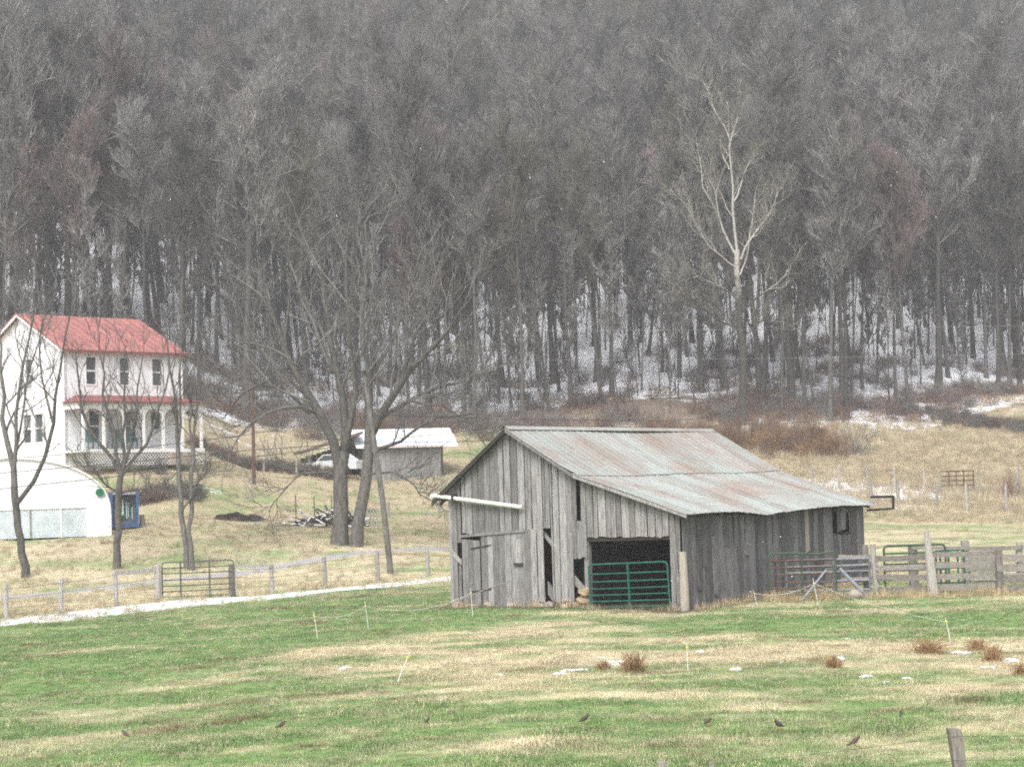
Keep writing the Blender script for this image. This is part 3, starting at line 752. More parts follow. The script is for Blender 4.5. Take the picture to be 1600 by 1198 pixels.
for xa, ya, xb, yb, Ya, Yb, h in [(1310, 872, 1366, 871, 54.1, 54.05, .10), (1312, 889, 1366, 887, 54.12, 54.06, .17), (1314, 909, 1370, 908, 54.1, 54.05, .14),
                                  (1368, 877, 1452, 874, 53.85, 53.35, .16), (1368, 891, 1454, 889, 53.85, 53.36, .15), (1370, 906, 1455, 906, 53.84, 53.35, .16), (1371, 925, 1456, 923, 53.85, 53.35, .15), (1373, 938, 1456, 939, 53.85, 53.35, .13),
                                  (1456, 870, 1560, 868, 53.3, 53.22, .14), (1457, 887, 1561, 885, 53.32, 53.22, .16), (1457, 905, 1562, 902, 53.3, 53.22, .16), (1458, 923, 1562, 918, 53.3, 53.22, .17), (1460, 938, 1564, 938, 53.32, 53.22, .13),
                                  (1558, 877, 1640, 876, 53.05, 53.0, .20), (1558, 893, 1640, 890, 53.0, 53.0, .20), (1560, 909, 1640, 908, 53.05, 53.0, .22), (1560, 926, 1640, 925, 53.0, 53.0, .22),
                                  (1425, 858, 1507, 858, 56.85, 56.85, .10), (1507, 860, 1600, 858, 56.85, 56.85, .12), (1507, 878, 1600, 876, 56.85, 56.85, .17), (1507, 893, 1600, 891, 56.85, 56.85, .2), (1507, 906, 1600, 905, 56.85, 56.85, .2), (1507, 920, 1600, 918, 56.85, 56.85, .2)]:
    px_rail(xa, ya, xb, yb, Ya, Yb, h)
p2 = at(1384, 935, 55.0); p2[2] = gz(p2[0], 55.0)
gate('dark_green_gate', 'dark green tube gate seen through the corral boards beside the leaning post', 1.75, 1.32, [.1, .36, .62, .8, 1.1], [], zt(p2, .02), 0.0, ('old_green', 'old_green'), r=.03)
p3 = at(1465, 935, 55.2); p3[2] = gz(p3[0], 55.2)
gate('green_stock_panel', 'green panel with upright bars behind the corral boards', .80, 1.12, [.2, .62], [.12, .36, .62], zt(p3, .02), 0.0, ('green_paint', 'old_green'), r=.028, corner=False, cat='panel')
o = MB().rock((0, 0, .1), (.21, .17, .17), 5).build('boulder', 'stone', None, place(1336, 938, 52.7), smooth=True); tag(o, 'rounded tan boulder at the foot of the slanting steel pipe', 'rock')

# ------------------------------------------------------------------ farmhouse
HZ = 5.2
house = thing('farmhouse', 'white two-storey farmhouse with red metal roof and front porch', 'house', (-22.2, 95.0, HZ), math.radians(45))
HL, HW, HE, HR = 6.95, 7.9, 5.55, 7.5
def holed(mb, L, H0, H1, holes, plane, a0, a1):
    """wall of length L with openings; plane 'y' lies along x, plane 'x' lies along y"""
    us = sorted({0, L} | {h[0] for h in holes} | {h[1] for h in holes}); zs = sorted({H0, H1} | {h[2] for h in holes} | {h[3] for h in holes})
    for i in range(len(us) - 1):
        for j in range(len(zs) - 1):
            cu, cz = (us[i] + us[i + 1]) / 2, (zs[j] + zs[j + 1]) / 2
            if any(h[0] < cu < h[1] and h[2] < cz < h[3] for h in holes): continue
            if plane == 'y': mb.box(us[i], us[i + 1], a0, a1, zs[j], zs[j + 1])
            else: mb.box(a0, a1, us[i], us[i + 1], zs[j], zs[j + 1])
    return mb
fw = [(1.28, 1.83, 3.75, 5.1), (3.25, 3.80, 3.75, 5.1), (5.22, 5.77, 3.75, 5.1), (1.4, 1.98, .9, 2.4), (3.25, 3.85, .9, 2.4), (5.0, 5.8, .5, 2.55)]
gw = [(2.95, 3.55, 3.7, 5.15), (2.0, 2.72, .95, 2.35), (3.1, 3.82, .95, 2.35)]
holed(MB(), HL, -1.2, HE, fw, 'y', 0, .18).build('wall', 'house_white', house)
holed(MB(), HW, -1.2, HE, gw, 'x', .002, .18).build('wall', 'house_white', house)
MB().box(HL - .18, HL - .002, .18, HW, -1.2, HE).build('wall', 'house_white', house)
MB().box(.18, HL - .18, HW - .18, HW - .002, -1.2, HE).build('wall', 'house_white', house)
for x0, x1 in ((.002, .18), (HL - .18, HL - .002)):
    MB().prism([(0, HE), (HW, HE), (HW / 2, HR - .05)], 'x', x0, x1).build('gable_wall', 'house_white', house)
MB().box(.2, HL - .2, .6, HW - .3, 2.85, 3.0).build('floor', 'curtain', house)
def window(u0, u1, z0, z1, plane):
    w = MB()
    def bx(mb, a, b_, c, d, o0, o1):
        if plane == 'y': mb.box(a, b_, o0, o1, c, d)
        else: mb.box(o0, o1, a, b_, c, d)
    e = .07
    for a, b_, c, d in ((u0 - e, u0, z0 - e, z1 + e), (u1, u1 + e, z0 - e, z1 + e), (u0, u1, z1, z1 + e), (u0, u1, z0 - e, z0)): bx(w, a, b_, c, d, -.035, .10)
    zm = (z0 + z1) / 2
    bx(w, u0, u1, zm - .04, zm + .04, .03, .09)
    o = w.build('window', 'trim_white', house)
    for c, d in ((z0, zm - .04), (zm + .04, z1)):
        k = MB(); bx(k, u0, u1, c, d, .07, .085); k.build('pane', 'glass' if rnd.random() < .65 else 'curtain', o)
for h in fw[:5]: window(*h, 'y')
for h in gw: window(*h, 'x')
dr = MB().box(5.0, 5.8, .05, .10, .5, 2.55).build('door', 'trim_white', house)
MB().box(5.15, 5.65, .035, .052, 1.5, 2.35).build('pane', 'glass', dr); MB().box(5.08, 5.13, .0, .052, 1.25, 1.33).build('handle', 'steel', dr)
# roof panels with raised seams
ov = .35
def roof_panel(par, p00, p10, p11, p01, mat, name='roof_panel', th=.03, seam=.035):
    """p00 p10 eave corners, p01 p11 upper corners"""
    p00, p10, p11, p01 = [np.array(p, float) for p in (p00, p10, p11, p01)]
    nrm = np.cross(p10 - p00, p01 - p00); nrm /= np.linalg.norm(nrm); 
    if nrm[2] < 0: nrm = -nrm
    mb = MB(); lo = [p - nrm * th for p in (p00, p10, p11, p01)]
    mb.add([p00, p10, p11, p01] + lo, [(0, 1, 2, 3), (7, 6, 5, 4), (0, 4, 5, 1), (1, 5, 6, 2), (2, 6, 7, 3), (3, 7, 4, 0)])
    d = (p10 - p00); d = d / np.linalg.norm(d) * .035
    mb.add([p00 + nrm * .001, p00 + d + nrm * .001, p01 + d + nrm * .001, p01 + nrm * .001] + [q_ + nrm * seam for q_ in (p00, p00 + d, p01 + d, p01)], [(4, 5, 6, 7), (0, 1, 5, 4), (1, 2, 6, 5), (2, 3, 7, 6), (3, 0, 4, 7)])
    return mb.build(name, mat, par)
nP = 16; x0, x1 = -.30, HL + .22; slope = (HR - HE) / (HW / 2)
for sidek in (0, 1):
    rf = MB().box(x0 + .02, x1 - .02, (HW / 2 - .01), (HW / 2 + .01), HR - .09, HR - .06).build('roof', 'red_metal', house)
    for i in range(nP):
        a, b_ = x0 + (x1 - x0) * i / nP + .002, x0 + (x1 - x0) * (i + 1) / nP
        ye = -ov if sidek == 0 else HW + ov
        roof_panel(rf, (a, ye, HE - ov * slope + .05), (b_, ye, HE - ov * slope + .05), (b_, HW / 2, HR + .05), (a, HW / 2, HR + .05), 'red_metal')
    MB().box(x0, x1, (-ov - .03) if sidek == 0 else HW + ov, (-ov - .003) if sidek == 0 else HW + ov + .03, HE - ov * slope - .09, HE - ov * slope + .03).build('gutter', 'dark_red', rf)
for ya, yb in ((-ov, HW / 2), (HW + ov, HW / 2)):
    MB().prism([(ya, HE - ov * slope - .0), (yb, HR + .01), (yb, HR - .12), (ya, HE - ov * slope - .13)], 'x', x0 + .01, x0 + .06).build('verge_board', 'trim_white', house)
# porch
PX0, PX1, PD = -.2, 7.25, 1.8
PEZ, PFZ = 2.78, .42
pdk = MB().box(PX0 + .15, PX1 - .15, -PD + .1, -.002, PFZ - .12, PFZ).build('porch_floor', 'trim_white', house)
prf = MB().box(PX0 + .1, PX1 - .1, -PD + .08, -PD + .24, PEZ - .34, PEZ - .02).box(PX0 + .1, PX0 + .26, -PD + .24, -.002, PEZ - .34, PEZ - .02).box(PX1 - .26, PX1 - .1, -PD + .24, -.002, PEZ - .34, PEZ - .02).build('porch_beam', 'trim_white', house)
pr_ = MB().add([(PX0 - .05, -PD - .1, PEZ), (PX1 + .05, -PD - .1, PEZ), (PX1 - .9, -.01, PEZ + .42), (PX0 + .9, -.01, PEZ + .42), (PX0 - .05, -.01, PEZ), (PX1 + .05, -.01, PEZ)],
               [(0, 1, 2, 3), (0, 3, 4), (1, 5, 2), (0, 4, 5, 1), (3, 2, 5, 4)]).build('porch_roof', 'dark_red', house)
MB().box(PX0 - .08, PX1 + .08, -PD - .14, -PD - .1, PEZ - .06, PEZ + .02).build('fascia', 'dark_red', pr_)
for i in range(7):
    x_ = PX0 + .22 + (PX1 - PX0 - .44) * i / 6
    c_ = MB().box(x_ - .06, x_ + .06, -PD + .10, -PD + .22, PFZ, PEZ - .34).build('porch_column', 'trim_white', house)
    for k in (-1, 1):
        if (i == 0 and k < 0) or (i == 6 and k > 0): continue
        poly = [(x_ + k * .06, PEZ - .34)] + [(x_ + k * (.06 + .36 * math.sin(w)), PEZ - .34 - .42 * (1 - math.cos(w)) * 0 - .0) for w in ()] + [(x_ + k * .42, PEZ - .341), (x_ + k * .26, PEZ - .42), (x_ + k * .14, PEZ - .55), (x_ + k * .06, PEZ - .75)]
        MB().prism(poly, 'y', -PD + .13, -PD + .19).build('bracket', 'trim_white', c_)
lat = MB()
for x_ in np.arange(PX0 + .2, PX1 - .1, .17):
    for k in (-1, 1):
        lat.add([(x_ - .02, -PD + .06 + .012 * k, PFZ - .8), (x_ + .02, -PD + .06 + .012 * k, PFZ - .8), (x_ + .02 + k * .6, -PD + .06 + .012 * k, PFZ - .12), (x_ - .02 + k * .6, -PD + .06 + .012 * k, PFZ - .12)], [(0, 1, 2, 3)])
lo_ = lat.build('lattice', 'trim_white', pdk); lo_['kind'] = 'stuff'
MB().box(PX0 + .1, PX1 - .1, -PD + .03, -PD + .05, PFZ - .16, PFZ + .02).build('trim_board', 'trim_white', pdk)
for i in range(1, 4):
    MB().box(4.95, 6.1, -PD - .28 * i + .1, -PD - .28 * (i - 1) + .098, PFZ - .8, PFZ - .17 * i).build('step', 'stone', house)
MB().tube([(HL + .03, -.12, HE - .3), (HL + .06, -.08, HE - .5), (HL + .05, -.05, 0.0)], .05, 6).build('downspout', 'trim_white', house)
MB().tube([(PX1 + .02, -PD, PEZ - .03), (PX1 - .1, -PD + .12, PEZ - .3)], .05, 6).build('downspout', 'trim_white', house)
def porch_chair(x_, label):
    v = Matrix.Rotation(math.radians(45), 4, 'Z') @ Vector((x_, -PD + 1.0, PFZ + .001))
    c = thing('porch_chair', label, 'chair', (-22.2 + v.x, 95 + v.y, HZ + v.z), math.radians(45))
    MB().prism([(-.28, .36), (.25, .40), (.25, .44), (-.28, .40)], 'x', -.26, .26).build('seat', 'teal_plastic', c)
    MB().prism([(.18, .40), (.23, .40), (.40, 1.05), (.36, 1.06)], 'x', -.26, .26).build('backrest', 'teal_plastic', c)
    for k in (-1, 1):
        MB().box(k * .29 - .03, k * .29 + .03, -.3, .3, .58, .62).build('armrest', 'teal_plastic', c)
        MB().box(k * .29 - .025, k * .29 + .025, -.28, -.22, 0, .58).build('leg', 'teal_plastic', c); MB().box(k * .29 - .025, k * .29 + .025, .2, .26, 0, .58).build('leg', 'teal_plastic', c)
    return c
porch_chair(.95, 'teal porch chair near the porch corner closest to the greenhouse')
porch_chair(2.65, 'teal porch chair under the middle window of the porch')
porch_chair(3.55, 'second teal porch chair from the greenhouse, before the middle window')
# ------------------------------------------------------------------ hoop greenhouse
gp_ = at(18, 828, 80.0); GZ0 = gz(gp_[0] + 2.5, 81.0)
gh = thing('greenhouse', 'white plastic hoop greenhouse below the farmhouse', 'greenhouse', (gp_[0], 80.0, GZ0), math.radians(16))
GR, GH = 4.05, 3.35
arc = [(-GR, 0.0)] + [(-GR * math.cos(w) , .95 + (GH - .95) * math.sin(w) ** .85) for w in np.linspace(0, math.pi, 25)] + [(GR, 0.0)]
mb = MB(); n = len(arc); ribs = np.linspace(0, 7.5, 11); vs = []
for i, y_ in enumerate(ribs):
    k = 1.0 if i % 2 == 0 else .992
    vs += [(a_ * k, y_, z_ * k) for a_, z_ in arc]
mb.add(vs, [(i * n + j, i * n + j + 1, (i + 1) * n + j + 1, (i + 1) * n + j) for i in range(len(ribs) - 1) for j in range(n - 1)])
mb.build('cover', 'film_white', gh, smooth=True)
for y_ in (0.0, 7.5):
    up = [p for p in arc[1:-1]]
    MB().prism([(p[0] * .995, p[1] * .995) for p in up[::-1]] + [(-GR * .995, 1.25), (GR * .995, 1.25)] if False else [(p[0] * .99, max(1.28, p[1] * .99)) for p in up], 'y', y_ + .03, y_ + .07).build('end_film', 'film_white', gh)
MB().tube([(a_, -.02, z_) for a_, z_ in arc], .045, 6).build('hoop', 'trim_white', gh)
MB().box(-GR, GR, -.01, .09, 1.22, 1.32).build('cross_board', 'trim_white', gh)
for i, (xa, xb) in enumerate([(-3.9, -2.2), (-2.15, -.6), (-.55, .75), (.8, 2.0), (2.05, 3.05)]):
    MB().box(xa, xb, .03, .06, .02, 1.21).build('end_panel', 'film_grey', gh)
    MB().box(xb + .0, xb + .05, .0, .07, .0, 1.21).build('mullion', 'trim_white' if i != 2 else 'post_wood', gh)
MB().box(3.1, 4.0, -.02, .05, .0, 1.6).build('end_door', 'film_white', gh)
MB().tube([(3.62, -.1, 1.85), (3.62, .2, 1.85), (3.66, .5, 1.83)], [.17, .18, .15], 10).build('vent_hood', 'green_plastic', gh)
# blue cabinet beside it
bc_ = place(195, 828, 83.5); bc = thing('display_cabinet', 'blue framed glass cabinet standing beside the white greenhouse', 'cabinet', bc_, math.radians(14))
W_, H_ = 1.22, 1.62
for x_ in (-W_ / 2, W_ / 2 - .12): MB().box(x_, x_ + .12, -.05, .45, .1, H_).build('side_frame', 'blue_paint', bc)
MB().box(-W_ / 2 + .12, W_ / 2 - .12, -.05, .45, .1, .26).build('bottom_frame', 'blue_paint', bc); MB().box(-W_ / 2 + .12, W_ / 2 - .12, -.045, .45, H_ - .1, H_ - .002).build('top_frame', 'curtain', bc)
MB().box(-W_ / 2 + .12, W_ / 2 - .12, .40, .44, .26, H_ - .1).build('back_panel', 'glass', bc)
for k in range(9): 
    x_ = -.32 + k * .08; z_ = .45 + rnd.uniform(0, .2)
    MB().box(x_, x_ + .05, .30 + .01 * k, .36, z_, z_ + rnd.uniform(.4, .75)).build('hanging_strip', ['rod_white', 'green_plastic', 'film_grey'][k % 3], bc)
for x_ in (-.5, .45): MB().box(x_, x_ + .1, 0, .1, -.12, .1).build('foot', 'rusty_brown', bc)
a = place(222, 830, 84); o = MB().tube([(0, 0, -.1), (.01, 0, .3), (0, 0, .55)], [.13, .12, .12], 9).build('log_post', 'post_wood', None, a); tag(o, 'short wooden stump post beside the blue cabinet', 'post')

# ------------------------------------------------------------------ shed with annex and parked car
SP = at(568, 746, 115.0); SZ = gz(SP[0] + 2, 115.5)
shed = thing('shed', 'small grey board shed with a snowy pale metal roof', 'shed', (SP[0], 115.0, SZ), math.radians(14))
L_, D_, E_, R_ = 4.75, 4.2, 2.1, 3.1
a = 0
while a < L_ - .05:
    b_ = min(L_, a + rnd.uniform(.28, .4)); MB().box(a, b_ - .012, -rnd.uniform(0, .012), .04, -.3, E_).build('board', 'shed_board', shed); a = b_
a = 0
while a < D_ - .05:
    b_ = min(D_, a + rnd.uniform(.3, .4))
    h0, h1 = [E_ + (R_ - E_) * (1 - abs(q_ - D_ / 2) / (D_ / 2)) for q_ in (a, b_)]
    MB().prism([(a, -.3), (b_ - .012, -.3), (b_ - .012, h1 - .03), (a, h0 - .03)], 'x', -.012 - rnd.uniform(0, .01), .03).build('board', 'shed_board', shed); a = b_
MB().box(L_ - .04, L_, .05, D_, -.3, E_).build('end_wall', 'shed_board', shed); MB().box(.04, L_ - .05, D_ - .04, D_, -.3, E_).build('back_wall', 'shed_board', shed)
MB().box(L_ + .01, L_ + .12, -.1, .02, -.3, E_).build('corner_post', 'dark_beam', shed)
MB().box(-.1, L_ + .1, -.30, -.26, E_ - .14, E_ - .04).build('fascia', 'orange_trim', shed)
nP = 7
for k in (0, 1):
    rfo = MB().box(-.4, L_ + 1.0, D_ / 2 - .02, D_ / 2 + .02, R_ - .1, R_ - .05).build('roof', 'shed_roof', shed)
    for i in range(nP):
        a, b_ = -.45 + (L_ + 1.5) * i / nP + .002, -.45 + (L_ + 1.5) * (i + 1) / nP
        ye = -.35 if k == 0 else D_ + .35
        roof_panel(rfo, (a, ye, E_ - .12), (b_, ye, E_ - .12), (b_, D_ / 2, R_ + .05), (a, D_ / 2, R_ + .05), 'shed_roof', seam=.03)
MB().tube([(-.3, D_ / 2 + .4, R_ - .5), (-.3, D_ / 2 + .4, R_ + .55)], .11, 8).build('chimney_pipe', 'white_metal', shed)
an = thing('lean_to', 'open wooden lean-to with brown roof against the snowy-roofed shed', 'lean-to', (SP[0] - .1, 115.4, SZ), math.radians(14))
MB().prism([(-3.7, 1.72), (-3.7, 1.86), (.0, 2.98), (.0, 2.84)], 'y', -.7, 3.2).build('roof', 'brown_roof', an)
for x_ in (-3.3, -1.6): MB().box(x_, x_ + .14, -.3, -.16, -.3, 1.62).build('post', 'shed_board', an)
a = -3.3
while a < -.15:
    b_ = a + .33; MB().box(a, min(b_, -.1) - .015, 2.9, 2.94, -.3, 1.5 + (a + 3.4) * .3).build('board', 'shed_board', an); a = b_
cp = at(521, 742, 112.4)
car = thing('parked_car', 'white car parked in front of the lean-to, half hidden by the big tree', 'car', (cp[0], 112.4, gz(cp[0], 112.4)), math.radians(160)); car.scale = (.86, .86, .86)
prof = [(2.1, .35), (2.15, .62), (2.0, .82), (.95, .95), (.35, 1.42), (-.9, 1.45), (-1.6, 1.0), (-2.1, .95), (-2.15, .4)]
MB().prism(prof, 'y', -.84, .84).build('body', 'car_white', car)
MB().add([(.96, -.7, .99), (.96, .7, .99), (.42, .62, 1.41), (.42, -.62, 1.41)], [(0, 1, 2, 3)]).build('windscreen', 'glass', car)
for k in (-1, 1):
    MB().add([(.75, k * .846, 1.0), (.3, k * .846, 1.36), (-.85, k * .846, 1.38), (-1.35, k * .846, 1.03)], [(0, 1, 2, 3)]).build('side_window', 'glass', car)
    MB().tube([(2.05, k * .6, .68), (2.17, k * .6, .68)], .1, 10).build('headlight', 'rod_white', car)
    for x_ in (1.35, -1.35):
        w_ = MB().tube([(x_, k * .68, .3), (x_, k * .87, .3)], .3, 16).build('wheel', 'rubber', car); MB().tube([(x_, k * .86, .3), (x_, k * .885, .3)], .16, 12).build('rim', 'steel', w_)

# ------------------------------------------------------------------ roadside fence at the left
rf_ = thing('roadside_fence', 'line of grey wooden posts with wire along the farm road', 'fence', (-8.3, 67.0, 0))
lp = [(9, 912, 60.3), (95, 903, 61.6), (180, 891, 63.2), (246, 882, 64.4), (424, 881, 66.8), (506, 870, 68.3), (589, 861, 69.8), (667, 857, 71.0)]
tops = []
for x_, yt, Yp in lp:
    wpost(rf_, x_, yt, Yp, .13 if x_ == 246 else .085, 'pale_post', lean=rnd.uniform(-.02, .03)); tops.append(at(x_, yt, Yp))
gp2 = at(362, 881, 65.8); wpost(rf_, 362, 881, 65.8, .13, 'post_wood'); tops.insert(4, gp2)
def fr(xa, ya, Ya, xb, yb, Yb, h):
    a_, b_ = at(xa, ya, Ya), at(xb, yb, Yb); rail(rf_, a_[0], a_[2], b_[0], b_[2], Ya - .1, Yb - .1, h, mat='pale_post')
fr(180, 898, 63.2, 246, 893, 64.4, .14); fr(362, 886, 65.8, 424, 885, 66.8, .10)
for i in range(len(tops) - 1):
    if i == 3: continue
    for dz in (.15, .45, .75):
        a_, b_ = tops[i], tops[i + 1]
        MB().tube([a_ - np.array([8.3 * -1, 67.09, dz]), (a_ + b_) / 2 - np.array([-8.3, 67.09, dz + .02]), b_ - np.array([-8.3, 67.09, dz])], .006, 3, cap=False).build('wire', 'wire_dark', rf_)
a_ = at(254, 940, 64.7); b_ = at(366, 937, 65.5)
gate('field_gate', 'dark tube gate closing the roadside fence', float(np.linalg.norm((b_ - a_)[:2])), 1.22, [.06, .24, .42, .62, .84, 1.02], [.62 * 1.0, 1.6], (a_[0], a_[1], gz(a_[0], a_[1]) + .03), math.atan2(b_[1] - a_[1], b_[0] - a_[0]), ('gate_dark', 'gate_dark'), r=.02)
# posts of the far fence on the left slope
ff = thing('slope_fence', 'thin grey fence posts on the grassy slope below the shed', 'fence', (-10, 92, 0))
for x_, yt, Yp in [(372, 786, 92), (447, 788, 92), (607, 784, 92), (686, 780, 92), (690, 845, 84), (412, 718, 108), (463, 722, 108), (356, 726, 107)]:
    wpost(ff, x_, yt, Yp, .07, 'pale_post')
# soil heap, brush pile, stakes, pallet
sp_ = place(376, 833, 88)
mb = MB(); vs = []; 
for i in range(15):
    for j in range(6):
        x_ = -1.25 + 2.5 * i / 14; y_ = -.6 + 1.2 * j / 5; e = max(0, 1 - (x_ / 1.25) ** 2) * max(0, 1 - (y_ / .6) ** 2)
        vs.append((x_, y_, gz(sp_[0] + x_, 88 + y_) - sp_[2] - .04 + .38 * e ** .6 * rnd.uniform(.5, 1.1)))
mb.add(vs, [(i * 6 + j, i * 6 + j + 6, i * 6 + j + 7, i * 6 + j + 1) for i in range(14) for j in range(5)])
tag(mb.build('soil_heap', 'soil', None, sp_), 'low heap of black soil on the slope left of the big double tree', 'soil heap')
bp_ = place(515, 832, 86.0); pile = thing('brush_pile', 'heap of dark branches with snow caught in it behind the big tree', 'brush pile', bp_)
for i in range(90):
    x_ = rnd.uniform(-1.5, 1.4); hgt = max(.1, 1.0 - abs(x_) * .55); c_ = np.array([x_, rnd.uniform(-.5, .5), rnd.uniform(.03, hgt * .8)])
    d_ = np.array([rnd.uniform(-1, 1), rnd.uniform(-.5, .5), rnd.uniform(-.55, .55)]); d_ *= rnd.uniform(.3, .7) / np.linalg.norm(d_)
    a_, b_ = c_ - d_, c_ + d_; a_[2] = max(.02, a_[2]); b_[2] = max(.02, b_[2])
    MB().tube([a_, (a_ + b_) / 2 + rnd.uniform(-.05, .05), b_], [rnd.uniform(.02, .06), .03, .015], 5).build('branch', 'snow' if i % 4 == 0 else 'bark_dark', pile)
for x_, yt in ((463, 786), (492, 785), (519, 782)):
    a = place(x_, 832, 86.6); pole('steel_stake', 'thin dark steel stake standing in the brush pile', 'stake', zt(a, -.1), zt(a, 1.32), .022, .02, 'wire_dark', 6, 'stakes in the brush pile')
pl = place(574, 818, 87.5); pal = thing('pallet', 'grey slatted wooden pallet leaning behind the big double tree', 'pallet', pl, .15)
for i in range(7): MB().box(-.45 + i * .14, -.45 + i * .14 + .08, -.02, .02, 0.0, .82).build('slat', 'pale_post', pal)
for z_ in (.1, .62): MB().box(-.48, .5, .021, .06, z_, z_ + .09).build('stringer', 'post_wood', pal)
# poles and wires
a = place(397, 762, 99); pole('rusty_pole', 'tall rusty steel pole on the slope between house and shed', 'pole', zt(a, -.3), at(394, 572, 99), .10, .07, 'rusty_brown', 10)
a = place(612, 892, 72); up_ = thing('utility_pole', 'leaning grey wooden utility pole beside the big double tree', 'pole', a)
tp = at(566, 556, 72) - a
MB().tube([(0, 0, -.4), tp * .33 + np.array([.03, 0, 0]), tp * .66, tp], [.12, .11, .10, .085], 10).build('shaft', 'bark', up_)
MB().tube([tp * .93 + np.array([-.02, -.16, 0]), tp * .93 + np.array([.0, -.16, .35])], .1, 8).build('insulator', 'steel', up_)
def wire(px, name, label, r, mat):
    pts = [at(x_, y_, Y_) for x_, y_, Y_ in px]
    k = np.array(pts); tt = np.linspace(0, len(k) - 1, 60); s_ = [np.array([np.interp(q_, range(len(k)), k[:, c]) for c in range(3)]) for q_ in tt]
    s2 = [s_[0]] + [(s_[i - 1] + 2 * s_[i] + s_[i + 1]) / 4 for i in range(1, 59)] + [s_[-1]]
    o_ = pts[0]; o = MB().tube([q_ - o_ for q_ in s2], r, 4).build(name, mat, None, o_); tag(o, label, 'wire', 'overhead wires')
wire([(-60, 722, 66), (200, 702, 68), (380, 680, 70), (572, 648, 72), (800, 655, 82), (1053, 657, 92), (1240, 640, 98), (1640, 604, 110)], 'overhead_wire', 'upper dark overhead wire passing the leaning utility pole', .012, 'wire_dark')
wire([(-60, 744, 66), (200, 722, 68), (380, 704, 70), (575, 690, 72), (800, 665, 82), (1053, 668, 92), (1240, 660, 98), (1640, 626, 110)], 'overhead_wire', 'middle dark overhead wire crossing just above the barn ridge', .012, 'wire_dark')
wire([(-60, 770, 66), (200, 742, 68), (380, 716, 70), (576, 692, 72), (800, 688, 82)], 'overhead_wire', 'lowest dark overhead wire in front of the farmhouse porch', .012, 'wire_dark')
wire([(830, 517, 125), (1240, 515, 128), (1640, 508, 130)], 'overhead_wire', 'upper pale overhead wire strung before the snowy wood', .009, 'wire_pale')
wire([(830, 563, 125), (1240, 560, 128), (1640, 552, 130)], 'overhead_wire', 'lower pale overhead wire strung before the snowy wood', .009, 'wire_pale')
# red tarp
a = hit(685, 646); mb = MB().rock((0, 0, .25), (1.0, .7, .5), 9, 14, 8, .16); tag(mb.build('tarp_heap', 'red_tarp', None, a, smooth=True), 'red tarp thrown over a heap at the edge of the wood', 'tarp')
# ------------------------------------------------------------------ far paddock on the right
for nm, lab, Yf, lst in [('near_paddock_fence', 'nearer row of thin grey posts across the paddock behind the barn', 91, [(1402, 750), (1463, 757), (1509, 756), (1571, 756), (1360, 748), (1620, 752)]),
                         ('far_paddock_fence', 'farther row of thin grey posts along the straw bank', 101, [(1354, 722), (1397, 729), (1443, 731), (1469, 735), (1529, 733), (1587, 739), (1591, 718), (1310, 728), (1268, 728)])]:
    fo = thing(nm, lab, 'fence', (at(1450, 760, Yf)[0], Yf, 0))
    lst = sorted(lst); tp = []
    for x_, yt in lst: wpost(fo, x_, yt, Yf, .06 if Yf > 95 else .085, 'pale_post'); tp.append(at(x_, yt, Yf))
    for i in range(len(tp) - 1):
        for z_ in (.35, .7, 1.05):
            q0, q1 = [np.array([p_[0] - fo.location.x, 0, gz(p_[0], Yf) + z_]) for p_ in (tp[i], tp[i + 1])]
            MB().tube([q0, (q0 + q1) / 2 - np.array([0, 0, .02]), q1], .007, 3, cap=False).build('wire', 'wire_pale', fo)
a = place(1470, 752, 103)
gate('red_stock_panel', 'red tube stock panel standing in the straw beyond the paddock', 1.78, 1.0, [.25, .5, .75], [.45, .85, 1.25], a, .05, ('rust', 'rust'), r=.035, corner=False, cat='panel')

# ------------------------------------------------------------------ trees
def tubes_np(Pp, Rr, n):
    """Pp (m,k,3), Rr (m,k) -> verts, quads"""
    m_, k = Rr.shape
    D = np.empty_like(Pp); D[:, 1:-1] = Pp[:, 2:] - Pp[:, :-2]; D[:, 0] = Pp[:, 1] - Pp[:, 0]; D[:, -1] = Pp[:, -1] - Pp[:, -2]
    D /= np.linalg.norm(D, axis=-1, keepdims=True) + 1e-9
    ref = np.where(np.abs(D[:, :1, 2:3]) < .8, np.array([0, 0, 1.0]), np.array([1.0, 0, 0])); ref = np.broadcast_to(ref, D.shape)
    A = np.cross(D, ref); A /= np.linalg.norm(A, axis=-1, keepdims=True) + 1e-9
    B = np.cross(D, A)
    w = 2 * np.pi * np.arange(n) / n
    V = Pp[:, :, None, :] + (A[:, :, None, :] * np.cos(w)[None, None, :, None] + B[:, :, None, :] * np.sin(w)[None, None, :, None]) * Rr[:, :, None, None]
    I = np.arange(m_ * k * n).reshape(m_, k, n)
    a_ = I[:, :-1]; b_ = np.roll(I, -1, 2)[:, :-1]; c_ = np.roll(I, -1, 2)[:, 1:]; d_ = I[:, 1:]
    return V.reshape(-1, 3), np.stack([a_, b_, c_, d_], -1).reshape(-1, 4)
def np_mesh(name, parts, mat):
    V = []; Q = []; o = 0
    for v_, q_ in parts: V.append(v_); Q.append(q_ + o); o += len(v_)
    V = np.concatenate(V); Q = np.concatenate(Q)
    me_ = bpy.data.meshes.new(name); me_.vertices.add(len(V)); me_.vertices.foreach_set('co', V.ravel())
    me_.loops.add(Q.size); me_.loops.foreach_set('vertex_index', Q.ravel().astype(np.int32))
    me_.polygons.add(len(Q)); me_.polygons.foreach_set('loop_start', np.arange(len(Q)) * 4); me_.polygons.foreach_set('loop_total', np.full(len(Q), 4))
    me_.polygons.foreach_set('use_smooth', np.ones(len(Q), bool)); me_.materials.append(M(mat)); me_.update(); return me_
def unit(v_): return v_ / (np.linalg.norm(v_, axis=-1, keepdims=True) + 1e-9)
